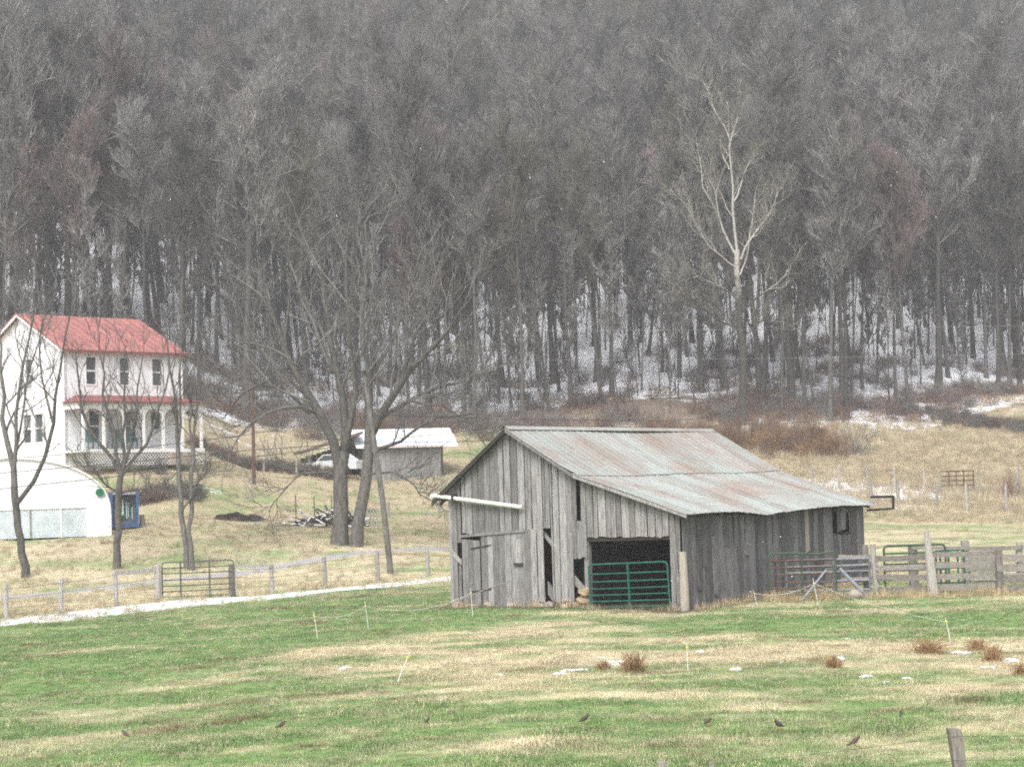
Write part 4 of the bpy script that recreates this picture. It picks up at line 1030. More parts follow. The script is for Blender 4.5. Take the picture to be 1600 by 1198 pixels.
def sprout(Pp, Rr, n, lo, hi, ln, ang, up, k, r, taper=.3, rmax=9, rfac=.62, bend=.25, lenfall=.5, jit=.10):
    """n children on each path; ln length (m) or per-parent array, ang mean angle off the parent"""
    m_, K = Rr.shape
    tt = r.uniform(lo, hi, (m_, n)) if n < 5 else np.clip(np.linspace(lo, hi, n)[None] + r.uniform(-.5, .5, (m_, n)) * (hi - lo) / n, lo, hi)
    f = tt * (K - 1); i = np.minimum(f.astype(int), K - 2); u = (f - i)[..., None]
    ix = np.arange(m_)[:, None]
    base = Pp[ix, i] * (1 - u) + Pp[ix, i + 1] * u
    tan = unit(Pp[ix, i + 1] - Pp[ix, i])
    rad = Rr[ix, i] * (1 - u[..., 0]) + Rr[ix, i + 1] * u[..., 0]
    rv = unit(r.normal(size=tan.shape)); perp = unit(rv - tan * (rv * tan).sum(-1, keepdims=True))
    an_ = (ang * r.uniform(.7, 1.3, (m_, n)))[..., None]
    d = unit(tan * np.cos(an_) + perp * np.sin(an_) + np.array([0, 0, up]))
    ln_ = (np.broadcast_to(np.asarray(ln, float).reshape(-1, 1), (m_, n)) * r.uniform(.6, 1.3, (m_, n)) * (1 - lenfall * tt))[..., None]
    C = np.empty((m_, n, k, 3)); C[:, :, 0] = base; cur = d
    for j in range(1, k):
        cur = unit(cur + r.normal(size=cur.shape) * jit * 2.2 + np.array([0, 0, bend / k]))
        C[:, :, j] = C[:, :, j - 1] + cur * ln_ / (k - 1)
    r0 = np.minimum(rad * rfac, rmax)
    R = r0[..., None] * np.linspace(1, taper, k)
    return C.reshape(m_ * n, k, 3), R.reshape(m_ * n, k)
def forest_proto(seed, H, r0, cb, spread, nl, kind, upr=.45, twr=.015, nb=7, ns=7, ntw=6, lean=0.0):
    r = np.random.default_rng(seed)
    k = 10; T = np.zeros((1, k, 3)); hh = np.linspace(0, 1, k)
    T[0, :, 2] = H * .93 * hh - .3
    T[0, :, 0] = np.cumsum(r.normal(0, .02, k)) * H * .12 + lean * hh ** 1.3 * H; T[0, :, 1] = np.cumsum(r.normal(0, .02, k)) * H * .12
    R = (r0 * (1 - .86 * hh ** .85))[None].copy(); R[0, 0] *= 1.35
    L1, R1 = sprout(T, R, nl, cb, .97, spread, .68, .22, 6, r, .22, rfac=.60, bend=.9, lenfall=.50, jit=.10)
    tipd = unit(T[:, -1] - T[:, -2])
    L2, R2 = sprout(L1, R1, nb, .2, 1.0, spread * .42, .7, upr, 4, r, .3, bend=.5, rfac=.6, lenfall=.4)
    L3, R3 = sprout(L2, R2, ns, .15, 1.0, spread * .20, .65, upr, 3, r, .4, rmax=.03, rfac=.65, bend=.3, lenfall=.3)
    L4, R4 = sprout(L3, R3, ntw, .1, 1.0, spread * .115, .6, upr, 2, r, .5, rmax=twr, rfac=.8, lenfall=.2)
    R2 = np.maximum(R2, .034); R3 = np.maximum(R3, .022); R4 = np.maximum(R4, .013)
    tr = [tubes_np(T, R, 9), tubes_np(L1, R1, 5)]
    cr_ = [tubes_np(L2, R2, 4), tubes_np(L3, R3, 3), tubes_np(L4, R4, 3)]
    return tr, cr_
KINDS = [  # seed, H, r0, crown base, spread, limbs, twig material, label
    (1, 24, .31, .50, 6.0, 22, 'twig_grey', 'large broad-crowned grey tree in the snowy wood'),
    (2, 22, .19, .54, 4.6, 20, 'twig_grey', 'bare grey tree of middling size in the snowy wood'),
    (3, 21, .22, .47, 5.2, 20, 'twig_dark', 'dark bare tree with crooked limbs in the snowy wood'),
    (4, 19, .12, .55, 3.6, 18, 'twig_grey', 'slender bare grey tree with narrow crown in the wood'),
    (5, 18, .14, .50, 4.2, 18, 'twig_red', 'bare tree with reddish budding crown in the wood'),
    (6, 20, .17, .48, 4.6, 18, 'twig_olive', 'bare tree with olive tinged crown in the wood'),
    (7, 23, .23, .50, 5.2, 20, 'twig_grey', 'tall straight bare grey tree in the wood'),
    (8, 14, .06, .36, 2.4, 11, 'twig_grey', 'thin young bare tree among the trunks'),
    (9, 8, .038, .20, 1.9, 9, 'twig_dark', 'slight bare sapling in the wood')]
PT, PC = [], []
for sd__, H, r0, cb, sp, nl, tw, lab in KINDS:
    small = H < 14
    tr, cr_ = forest_proto(sd__, H, r0, cb, sp, nl, tw, nb=4 if small else 6, ns=3 if small else 6, ntw=3 if small else 5)
    PT.append(np_mesh('trunk', tr, 'bark_dark' if 'dark' in tw else 'bark')); PC.append(np_mesh('crown', cr_, tw))
def wood_tree(kind, x_, y_, sc, rz, tilt=(0, 0)):
    o = bpy.data.objects.new('bare_tree', None); COL.objects.link(o)
    o.location = (float(x_), float(y_), gz(x_, y_) - .1); o.rotation_euler = (tilt[0], tilt[1], rz); o.scale = sc
    a_ = x_ / y_
    where = 'behind the farmhouse' if a_ < -.165 else ('behind the big maple' if a_ < -.04 else ('behind the barn roof' if a_ < .098 else 'beyond the straw bank'))
    tag(o, KINDS[kind][7] + ' ' + where, 'tree', 'bare trees of the hillside wood ' + where)
    link('trunk', PT[kind], o); link('crown', PC[kind], o)
# trees one can pick out along the foot of the wood, then a random fill
front = [(955, 622, 1, 1.05), (843, 592, 0, .85), (985, 542, 6, 1.0), (1002, 536, 2, .7), (1033, 582, 3, 1.0), (900, 578, 3, .9), (935, 585, 3, .85), (1097, 614, 1, 1.0), (1187, 605, 0, .9), (1223, 655, 1, .8),
         (1258, 642, 3, 1.05), (1298, 658, 6, .9), (1322, 656, 2, .95), (1272, 640, 3, .9), (1398, 566, 3, .8), (1466, 612, 0, 1.0), (1482, 592, 1, .9), (1560, 606, 2, .85), (1577, 602, 1, .9), (1594, 606, 2, .9), (1428, 458, 1, .9), (1450, 556, 3, .95),
         (742, 668, 1, 1.0), (762, 664, 3, 1.0), (726, 655, 5, .9), (133, 520, 2, 1.15), (165, 522, 0, 1.0), (60, 520, 0, .95), (235, 525, 2, 1.1), (250, 525, 6, 1.0), (312, 560, 6, .95), (338, 570, 1, 1.0), (377, 600, 3, 1.0), (15, 515, 4, 1.2),
         (300, 540, 3, 1.1), (560, 600, 0, .8), (610, 606, 1, .95), (655, 618, 4, 1.1), (690, 620, 4, 1.05), (470, 595, 1, .9), (430, 600, 3, 1.0), (1348, 610, 4, 1.0), (1370, 598, 3, .9), (1090, 600, 5, 1.0), (1060, 590, 5, 1.1), (870, 620, 8, 1.2), (820, 615, 7, 1.0), (1140, 640, 7, 1.1), (1240, 610, 4, .95), (800, 640, 4, .85), (780, 630, 4, .9), (1520, 560, 6, .9), (1505, 600, 7, 1.0), (1540, 590, 1, .9)]
trees = []
for x_, y_, k, s_ in front:
    h_ = hit(x_, y_, 118, 260); trees.append((h_[1], h_[0], h_[1], k, s_, True))
taken = [(t_[1], t_[2]) for t_ in trees]
r = np.random.default_rng(99)
cell = {}
def free(x_, y_, d):
    i, j = int(x_ // 3), int(y_ // 3)
    for a__ in (-1, 0, 1):
        for b__ in (-1, 0, 1):
            for q_ in cell.get((i + a__, j + b__), ()):
                if (q_[0] - x_) ** 2 + (q_[1] - y_) ** 2 < d * d: return False
    return True
for q_ in taken: cell.setdefault((int(q_[0] // 3), int(q_[1] // 3)), []).append(q_)
cand = 0
WEIGHT = [.05, .13, .07, .19, .07, .07, .06, .21, .12]
N = 32000
U1, U2, U3, U4, U5 = r.random(N), r.random(N), r.random(N), r.random(N), r.random(N)
YY = 118 + (345 - 118) * np.sqrt(U1 * .9 + .1 * U1 ** 2)
XX = (U2 * 2 - 1) * (.34 * YY + 6)
EE = wood_edge(XX, YY); NN = fbm(XX / 22, YY / 22, 123, 2)
KK = r.choice(9, N, p=np.array(WEIGHT) / sum(WEIGHT))
redz = fbm(XX / 30, YY / 30, 321, 2)
KK = np.where((redz > .66) & (U4 < .4), 4, KK); KK = np.where((redz < .36) & (U4 < .35), 5, KK)
for i in range(N):
    if EE[i] < 0: continue
    dmin = 1.2 if KK[i] > 6 else 2.6
    if not free(XX[i], YY[i], dmin * (.75 + .7 * NN[i])): continue
    cell.setdefault((int(XX[i] // 3), int(YY[i] // 3)), []).append((XX[i], YY[i]))
    trees.append((YY[i], XX[i], YY[i], int(KK[i]), .8 + .4 * U3[i], False))
inview = [t_ for t_ in trees if abs(t_[1] / t_[0]) < .275]
inview.sort(key=lambda t_: (not t_[5], t_[0] / (KINDS[t_[3]][2] ** .5)))
solo = set(id(t_) for t_ in inview[:296])
rest = []
for t_ in trees:
    if id(t_) in solo:
        wood_tree(t_[3], t_[1], t_[2], (t_[4], t_[4], t_[4] * rnd.uniform(.9, 1.1)), rnd.uniform(0, 6.28), (rnd.gauss(0, .045), rnd.gauss(0, .055)))
    else: rest.append(t_)
ra_ = np.array([(t_[1], t_[2]) for t_ in rest]); zz = ground(ra_[:, 0], ra_[:, 1]) - .1
n = len(rest)
scatter('hillside_wood', 'mass of bare grey trees covering the steep hillside behind', np.column_stack([ra_, zz]), np.column_stack([r.normal(0, .05, n), r.normal(0, .05, n), r.uniform(0, 6.28, n)]),
        np.repeat(np.array([t_[4] for t_ in rest])[:, None], 3, 1), [t_[3] for t_ in rest], [proto_coll('wood_trunk', PT), proto_coll('wood_crown', PC)])

# single trees in the open, grown along limbs
def limb(px, Y, w, dy=0.0, K=8, org=None):
    """px: points along a limb; w: width in pixels at both ends; dy: how far it grows away from the viewer"""
    pts = np.array([at(x_, y_, Y + dy * i / (len(px) - 1)) for i, (x_, y_) in enumerate(px)])
    sg = np.concatenate([[0], np.cumsum(np.linalg.norm(np.diff(pts, axis=0), axis=1))]); tt = np.linspace(0, sg[-1], K)
    q_ = np.column_stack([np.interp(tt, sg, pts[:, c]) for c in range(3)])
    q_[1:-1] += rng.normal(0, .012 * max(sg[-1], 2.0) ** .8, (K - 2, 3)) * (0.25 if w[0] > 18 else 1.0)
    return q_, np.linspace(w[0], w[1], K) * Y / F / 2, sg[-1]
def open_tree(name, label, base, Y, trunks, limbs, seed, bark, twig, nb, lenb, up=.25, twr=.007, ns=6, ntw=5, twl=.5, ang=.75, ns_hi=1.0, bmat=None):
    r = np.random.default_rng(seed)
    b0 = place(base[0], base[1], Y)
    T = [limb(*t_) for t_ in trunks]; Lb = [limb(*t_) for t_ in limbs]
    dz = b0[2] - at(base[0], base[1], Y)[2]
    allp = np.array([q_[0] for q_ in T + Lb]) - b0 + np.array([0, 0, 0]); 
    allp[:, :, 2] += 0
    rr = np.array([q_[1] for q_ in T + Lb])
    nT = len(T)
    for i in range(nT):
        rr[i, 0] *= 1.22; rr[i, 1] *= 1.05
        if abs(allp[i, 0, 2]) < 1.2: allp[i, 0, 2] = -.15
    o = bpy.data.objects.new(name, None); COL.objects.link(o); o.location = b0; tag(o, label, 'tree')
    link('trunk', np_mesh('trunk', [tubes_np(allp[:nT], rr[:nT], 12)], bark), o)
    for i in range(nT, len(allp)): link('limb', np_mesh('limb', [tubes_np(allp[i:i + 1], rr[i:i + 1], 8)], bark), o)
    src, sr = allp[nT:], rr[nT:]; ln = np.array([q_[2] for q_ in Lb])
    L2, R2 = sprout(src, sr, nb, .2, 1.0, np.minimum(ln * lenb, 4.5), ang, up, 5, r, .3, bend=.6, rfac=.55, lenfall=.45, rmax=.06)
    L3, R3 = sprout(L2, R2, ns, .2, ns_hi, np.mean(ln) * lenb * .45, .65, up, 4, r, .4, rmax=.02, rfac=.7, bend=.4, lenfall=.3)
    L4, R4 = sprout(L3, R3, ntw, .15, 1.0, twl, .55, up, 3, r, .5, rmax=twr, rfac=.8, lenfall=.2)
    R2 = np.maximum(R2, .014); R3 = np.maximum(R3, twr * 1.15); R4 = np.maximum(R4, twr * .6)
    if bmat: link('branches', np_mesh('branches', [tubes_np(L2, R2, 5)], bmat), o)['kind'] = 'stuff'
    link('crown', np_mesh('crown', ([] if bmat else [tubes_np(L2, R2, 5)]) + [tubes_np(L3, R3, 4), tubes_np(L4, R4, 3)], twig), o)
    return o
Y = 80
open_tree('maple_tree', 'big bare maple with two thick trunks beside the leaning utility pole', (545, 842), Y,
          [([(530, 845), (533, 800), (532, 760), (532, 730), (536, 705)], Y, (25, 21)), ([(556, 845), (563, 800), (573, 745), (577, 700), (578, 675)], Y - .3, (19, 15.5))],
          [([(531, 735), (522, 690), (505, 655), (488, 625), (466, 585), (440, 530), (420, 470), (405, 410)], Y, (17.2, 3.2), -2), ([(538, 715), (542, 680), (536, 630), (526, 585), (518, 530), (508, 460), (498, 380)], Y, (15.3, 3.2), 1.5),
           ([(538, 705), (548, 670), (556, 630), (552, 580), (545, 510), (540, 430), (545, 360)], Y, (10.1, 2.4), -2.5), ([(577, 690), (576, 640), (574, 590), (572, 530), (568, 460), (575, 390), (570, 345)], Y - .3, (15.3, 3.2), 1),
           ([(580, 680), (592, 655), (615, 615), (640, 580), (675, 545), (715, 500), (745, 455)], Y - .3, (14.0, 2.4), -1.5), ([(594, 652), (630, 630), (670, 612), (720, 595), (770, 580), (800, 560)], Y - .5, (7.7, 2.4), 2), ([(582, 705), (610, 698), (635, 685), (652, 665), (685, 655), (735, 646)], Y - .6, (6.4, 2.4), -1.5),
           ([(505, 655), (478, 640), (450, 612), (420, 600), (385, 590), (362, 590)], Y, (5.8, 1.6), 1.5), ([(575, 600), (600, 560), (622, 510), (640, 450), (655, 400)], Y, (7.0, 2.4), 2.5), ([(526, 585), (500, 540), (482, 490), (462, 430), (450, 380)], Y + 1, (6.4, 2.4), 2),
           ([(615, 615), (640, 560), (655, 510), (680, 450), (690, 400)], Y, (7.0, 2.4), 1), ([(528, 745), (500, 735), (470, 740), (440, 770), (420, 800)], Y, (3.8, 1.3), -1), ([(578, 740), (610, 735), (640, 750), (660, 775), (690, 790)], Y - .4, (3.8, 1.3), -1), ([(500, 648), (465, 636), (425, 640), (390, 662), (362, 700), (350, 740)], Y, (6, 1.5), -1.5), ([(640, 625), (685, 632), (725, 655), (755, 690), (770, 720)], Y - .5, (5, 1.5), 1.5), ([(440, 605), (405, 600), (372, 620), (348, 655)], Y, (5, 1.5), 1.0),
           ([(488, 625), (450, 590), (410, 555), (380, 510), (365, 460)], Y, (6.4, 1.6), 2)],
          5, 'bark', 'twig_dark', 9, .46, up=.22, ns=6, ntw=5, twl=.75, twr=.009)
Y = 73.5
open_tree('yard_tree', 'bare tree with a bowed trunk in front of the white greenhouse', (40, 905), Y,
          [([(40, 906), (36, 870), (28, 820), (24, 785), (22, 760)], Y, (13, 11))],
          [([(23, 772), (18, 720), (10, 680), (6, 620), (0, 560), (-8, 500)], Y, (11, 2.5), 1), ([(27, 786), (48, 762), (66, 738), (76, 700), (82, 650), (92, 590), (104, 530), (112, 480)], Y, (8, 2), -1), ([(22, 730), (25, 680), (28, 620), (42, 560), (50, 500), (52, 450)], Y, (7, 2), -.5),
           ([(82, 660), (70, 610), (60, 560), (66, 500)], Y, (4, 1.5), .6), ([(26, 700), (40, 640), (45, 590), (62, 520), (80, 470)], Y, (4, 1.5), 1)],
          6, 'bark', 'twig_dark', 6, .36, up=.35, ns=5, ntw=3, twl=.6, twr=.008)
Y = 75.0
open_tree('yard_tree', 'bare tree with fanned upright limbs in front of the porch and blue cabinet', (182, 890), Y,
          [([(182, 892), (184, 850), (186, 810), (188, 770), (190, 735)], Y, (12, 9.5))],
          [([(189, 742), (178, 715), (160, 695), (142, 675), (130, 640), (122, 600), (118, 550)], Y, (7, 1.6), .8), ([(190, 738), (184, 705), (176, 670), (166, 620), (160, 570), (155, 520)], Y, (7, 1.6), -.8), ([(191, 738), (194, 700), (196, 650), (192, 600), (196, 540)], Y, (6, 1.5), .5), ([(191, 736), (204, 700), (212, 660), (216, 610), (224, 550)], Y, (6, 1.5), -.6), ([(192, 740), (212, 712), (232, 690), (246, 650), (262, 600), (275, 550)], Y, (6, 1.5), .6),
           ([(188, 770), (165, 758), (145, 735), (120, 720)], Y, (4, 1.5), -.8), ([(190, 770), (215, 765), (235, 762), (265, 775)], Y, (4, 1.5), -.6)],
          7, 'bark', 'twig_dark', 7, .36, up=.4, ns=5, ntw=3, twl=.6, twr=.008)
open_tree('yard_tree', 'slim bare tree with twin stems right of the field gate post', (297, 882), Y - .5,
          [([(292, 884), (289, 840), (284, 790), (280, 740), (278, 700)], Y - .5, (9, 7)), ([(300, 884), (299, 830), (298, 780), (299, 730), (301, 690)], Y - .6, (8, 6))],
          [([(278, 705), (274, 650), (270, 590), (262, 530), (255, 480)], Y - .5, (6, 1.5), .5), ([(279, 690), (284, 630), (280, 570), (288, 510)], Y - .5, (4, 1.5), -.6), ([(301, 695), (306, 650), (314, 600), (322, 550), (330, 510)], Y - .6, (5, 1.5), .6), ([(284, 800), (300, 775), (312, 750), (322, 735)], Y - .6, (3, 1.2), -.4), ([(300, 720), (296, 660), (300, 600), (308, 540)], Y - .6, (4, 1.2), -.4)],
          8, 'bark', 'twig_dark', 6, .34, up=.35, ns=5, ntw=3, twl=.55, twr=.008)
h_ = hit(1163, 658, 118, 200); Y = float(h_[1]) - 2
open_tree('sycamore_tree', 'tall sycamore with white upper limbs at the foot of the wood', (1163, 658), Y,
          [([(1163, 660), (1160, 600), (1158, 540), (1156, 480), (1154, 430), (1152, 390)], Y, (13, 8))],
          [([(1152, 395), (1149, 365), (1146, 330), (1142, 290), (1140, 250), (1139, 210), (1137, 160)], Y, (4.7, 1.5), .5), ([(1158, 405), (1166, 388), (1178, 365), (1196, 342), (1208, 322), (1216, 300)], Y, (3.9, 1.3), -1), ([(1150, 400), (1140, 380), (1130, 360), (1122, 335), (1112, 315), (1098, 292), (1095, 260), (1093, 245)], Y, (3.9, 1.3), 1), ([(1147, 315), (1156, 298), (1162, 275), (1170, 255), (1185, 240)], Y, (3.0, 1.0), 1),
           ([(1140, 232), (1146, 205), (1153, 182), (1162, 172), (1163, 155)], Y, (2.8, 1.0), -.6), ([(1139, 265), (1130, 245), (1126, 225), (1128, 205)], Y, (2.2, 0.7), 1), ([(1139, 215), (1128, 190), (1118, 175), (1110, 155), (1098, 125)], Y, (2.2, 0.7), .8), ([(1124, 345), (1118, 300), (1108, 280), (1100, 262), (1085, 245)], Y, (2.2, 0.7), -1), ([(1152, 420), (1128, 402), (1108, 385), (1088, 350), (1075, 320)], Y, (2.8, 1.0), -1.5),
           ([(1156, 430), (1168, 400), (1176, 340), (1180, 300)], Y, (2.8, 1.0), 1.2), ([(1157, 470), (1120, 445), (1090, 430), (1062, 440)], Y, (2.8, 1.0), -1.5), ([(1158, 490), (1190, 460), (1220, 440), (1245, 400)], Y, (2.8, 1.0), 1.5), ([(1158, 520), (1125, 500), (1095, 480), (1070, 470)], Y, (2.5, 1.0), -1), ([(1158, 530), (1185, 505), (1205, 495), (1225, 505)], Y, (2.2, 0.7), 1)],
          9, 'sycamore_bark', 'twig_olive', 9, .45, up=.3, ns=5, ntw=4, twl=.9, twr=.013, bmat='sycamore_bark')
# reddish-crowned trees in front of the wood
for x_, y_, k, s_ in [(700, 650, 4, .95), (735, 640, 4, .85), (1200, 600, 4, 1.05), (1225, 590, 4, 1.0), (640, 640, 4, .8)]:
    h_ = hit(x_, y_, 110, 200); wood_tree(k, h_[0], h_[1], (s_, s_, s_), rnd.uniform(0, 6))

# ------------------------------------------------------------------ brambles, brush, weeds, grass
def clump(seed, n, h, sp, rad, arch=.6, k=4):
    r = np.random.default_rng(seed); az = r.uniform(0, 6.28, n); L = r.uniform(.35, 1.25, n) * h; out = r.uniform(.1, 1.15, n) * sp
    Pp = np.zeros((n, k, 3)); bx, by = r.normal(0, sp * .35, n), r.normal(0, sp * .35, n)
    for j in range(k):
        f = j / (k - 1); Pp[:, j, 0] = bx + np.cos(az) * out * f ** 1.4; Pp[:, j, 1] = by + np.sin(az) * out * f ** 1.4; Pp[:, j, 2] = L * (f - arch * .5 * f * f) - .03
    Pp[:, 1:] += r.normal(0, .04 * h, (n, k - 1, 3))
    return Pp, rad * np.linspace(1, .45, k)[None].repeat(n, 0)
def bramble_mesh(seed, n, h, sp, mat, rad=.011):
    Pp, Rr = clump(seed, n, h, sp, rad); r = np.random.default_rng(seed)
    L2, R2 = sprout(Pp, Rr, 4, .3, 1, h * .35, .7, .2, 2, r, .5, rfac=.8)
    return np_mesh('bramble', [tubes_np(Pp, Rr, 3), tubes_np(L2, R2, 3)], mat)
def mk_points(n, fn, r):
    pts = []
    while len(pts) < n:
        X_, Y_ = fn(r, 4000); pts += list(zip(X_, Y_))
    return np.array(pts[:n])
r = np.random.default_rng(55)
def edge_pts(r, n):
    Y_ = r.uniform(112, 165, n); X_ = r.uniform(-.3, .3, n) * Y_; e = wood_edge(X_, Y_)
    w = np.exp(-((e - 1) / 5.0) ** 2) * (fbm(X_ / 9, Y_ / 6, 71, 2) > .52); w = np.maximum(w, .14 * (e > 0))
    k = r.random(n) < w; return X_[k], Y_[k]
q_ = mk_points(1300, edge_pts, r); n = len(q_)
scatter('bramble_bank', 'red brown brambles and brush along the foot of the wood', np.column_stack([q_, ground(q_[:, 0], q_[:, 1])]), np.column_stack([np.zeros((n, 2)), r.uniform(0, 6.28, n)]),
        np.repeat(r.uniform(.5, 1.1, (n, 1)), 3, 1), r.integers(0, 4, n), [proto_coll('bramble', [bramble_mesh(1, 60, 1.3, 1.0, 'bramble'), bramble_mesh(2, 50, 1.7, .9, 'twig_grey'), bramble_mesh(3, 60, 1.1, 1.1, 'bramble'), bramble_mesh(4, 50, 1.5, .9, 'twig_red')])])
def row_pts(r, n):
    X_ = r.uniform(-18.5, -9.8, n); Y_ = 109.5 + r.normal(0, .5, n) + (X_ + 12) * -.05; return X_, Y_
q_ = mk_points(130, row_pts, r); n = len(q_)
def row2(r, n):
    X_ = r.uniform(-19.5, -15.0, n); Y_ = 90.5 + (X_ + 17) * .5 + r.normal(0, .4, n); return X_, Y_
q2 = mk_points(60, row2, r)
def row3(r, n):
    X_ = r.uniform(9.5, 20.0, n); Y_ = 121 + r.normal(0, 3.5, n); return X_, Y_
q3 = mk_points(150, row3, r)
def row4(r, n):
    X_ = r.uniform(27, 38.0, n); Y_ = 137 + (X_ - 32) * -1.0 + r.normal(0, 1.2, n); return X_, Y_
q_ = np.concatenate([q_, q2, mk_points(200, row4, r)]); n = len(q_)
scatter('brushwood_row', 'dark tangled brush in rows below the shed and behind the barn', np.column_stack([q_, ground(q_[:, 0], q_[:, 1])]), np.column_stack([np.zeros((n, 2)), r.uniform(0, 6.28, n)]),
        np.repeat(r.uniform(.4, .75, (n, 1)), 3, 1), r.integers(0, 3, n), [proto_coll('brush', [bramble_mesh(11, 60, 1.3, .8, 'twig_dark'), bramble_mesh(12, 60, 1.2, .8, 'twig_grey'), bramble_mesh(13, 60, 1.2, .8, 'bramble')])])
n = len(q3)
scatter('brown_thicket', 'tall red brown thicket on the bank just behind the barn roof', np.column_stack([q3, ground(q3[:, 0], q3[:, 1])]), np.column_stack([np.zeros((n, 2)), r.uniform(0, 6.28, n)]),
        np.repeat(r.uniform(.6, 1.25, (n, 1)), 3, 1), r.integers(0, 3, n), [proto_coll('thicket', [bramble_mesh(31, 45, 1.7, .7, 'bramble'), bramble_mesh(32, 45, 1.9, .6, 'bramble'), bramble_mesh(33, 45, 1.5, .7, 'reed')])])
# single shrubs
def shrub(px, py, Y_, h, sp, mat, label, seed):
    o = link('shrub', np_mesh('shrub', [tubes_np(*clump(seed, 90, h, sp, .012, arch=.3), 3)], mat), None, place(px, py, Y_)); tag(o, label, 'shrub')
shrub(1578, 748, 100, 1.5, .6, 'bramble', 'round red brown shrub beside the far paddock posts', 81)
shrub(1340, 720, 118, 2.0, 1.2, 'twig_grey', 'grey twiggy shrub on the straw bank behind the barn', 82)
shrub(1205, 690, 122, 2.6, 1.4, 'bramble', 'tall red brown shrub just above the barn roof', 83)
shrub(250, 708, 95.5, .9, .5, 'twig_dark', 'dark leafless shrub by the porch lattice of the farmhouse', 84)

def tuft_mesh(seed, n, h, sp, w, lean):
    r = np.random.default_rng(seed); V = []; Fc = []
    for i in range(n):
        bx, by = r.normal(0, sp, 2); az = r.uniform(0, 6.28); hh = h * r.uniform(.5, 1.2); l_ = lean * hh * r.uniform(.2, 1.2); dx, dy = math.cos(az), math.sin(az); px_, py_ = -dy * w, dx * w
        o_ = len(V)
        V += [(bx - px_, by - py_, -.01), (bx + px_, by + py_, -.01), (bx + dx * l_ * .4 + px_ * .7, by + dy * l_ * .4 + py_ * .7, hh * .6), (bx + dx * l_ * .4 - px_ * .7, by + dy * l_ * .4 - py_ * .7, hh * .6), (bx + dx * l_, by + dy * l_, hh)]
        Fc += [(o_, o_ + 1, o_ + 2, o_ + 3), (o_ + 3, o_ + 2, o_ + 4)]
    me_ = bpy.data.meshes.new('tuft'); me_.from_pydata(V, [], Fc); me_.materials.append(M('grass_blade')); return me_
def tint(X_, Y_, r, spread=.22):
    c_, s_ = ground_rgb(X_, Y_)
    k = np.exp(r.normal(0, spread, (len(X_), 1))); c_ = c_ * k
    mixk = (r.random((len(X_), 1)) < .12); st = np.array([.47, .40, .28]) * np.exp(r.normal(0, .2, (len(X_), 1)))
    return np.clip(np.where(mixk, st, c_), 0, .8), s_
r = np.random.default_rng(3)
N = 90000
Y_ = 18 + (66 - 18) * r.random(N) ** .92; X_ = (r.random(N) * 2 - 1) * (.285 * Y_ + .6)
loc = np.column_stack([X_ - NEAR[0], Y_ - NEAR[1]]); ca_, sa_ = math.cos(PHI), math.sin(PHI)
bxl = loc[:, 0] * ca_ - loc[:, 1] * sa_; byl = loc[:, 0] * sa_ + loc[:, 1] * ca_
inside = (bxl > -BW - .0) & (bxl < .03) & (byl > -.02) & (byl < BL)
tc_, sn_ = tint(X_, Y_, r)
k = (~inside) & (sn_ < .45 + .2 * r.random(N))
X_, Y_, tc_ = X_[k], Y_[k], tc_[k]; n = len(X_)
scl = (.28 + .5 * fbm(X_ / 1.6, Y_ / 1.2, 91, 2) + .35 * sstep(.55, .75, fbm(X_ / .7, Y_ / .6, 95, 2))) * r.uniform(.7, 1.25, n)
scatter('pasture_grass', 'short green and straw pasture grass before the barn', np.column_stack([X_, Y_, ground(X_, Y_)]), np.column_stack([r.uniform(-.12, .12, (n, 2)), r.uniform(0, 6.28, n)]), np.repeat(scl[:, None], 3, 1), r.integers(0, 4, n),
        [proto_coll('tuft', [tuft_mesh(1, 34, .055, .10, .0045, .9), tuft_mesh(2, 30, .07, .11, .004, .8), tuft_mesh(3, 36, .045, .10, .005, 1.1), tuft_mesh(4, 30, .085, .09, .0035, .7)])], tc_)
# tall dry grass: along fences, at the barn foot, over the far meadow
N = 42000
Y_ = 58 + (150 - 58) * r.random(N) ** 1.1; X_ = (r.random(N) * 2 - 1) * (.29 * Y_)
gm_, s__, wd_, rd_, n_, n2__ = zones(X_, Y_)
dens = .35 + .65 * sstep(.4, .6, fbm(X_ / 5, Y_ / 3, 17, 2))
dens = dens * (1 - gm_ * .75) * (1 - wd_ * .8) * (1 - rd_)
loc = np.column_stack([X_ - NEAR[0], Y_ - NEAR[1]])
bxl = loc[:, 0] * ca_ - loc[:, 1] * sa_; byl = loc[:, 0] * sa_ + loc[:, 1] * ca_
dens = np.where((bxl > -BW - .2) & (bxl < .5) & (byl > -.3) & (byl < BL + .3), 0, dens)
lh = (X_ + 22.2) * .7071 + (Y_ - 95) * .7071; gh_ = -(X_ + 22.2) * .7071 + (Y_ - 95) * .7071
dens = np.where((lh > -.3) & (lh < 7.6) & (gh_ > -2.3) & (gh_ < 8.1), 0, dens)
dens = np.where((Y_ > 80) & (Y_ < 89) & (X_ > -30) & (X_ < -16.8), 0, dens)
dens = np.where((Y_ > 57) & (Y_ < 82) & (X_ > 2), dens * .12, dens)
dens = np.where((Y_ > 82) & (X_ > 2), dens * 1.5, dens)
dens = dens * (1 - np.exp(-((Y_ - (137 - (X_ - 32))) / 3.0) ** 2) * (X_ / Y_ > .2))
k = r.random(N) < dens; X_, Y_ = X_[k], Y_[k]; n = len(X_)
tc_, sn_ = tint(X_, Y_, r, .25); tc_ = tc_ * .6 + .4 * np.array([.40, .345, .245]) * np.exp(r.normal(0, .22, (n, 1)))
scl = r.uniform(.35, 1.0, n) * (.45 + .55 * sstep(75, 100, Y_) * (X_ > 2) + .1)
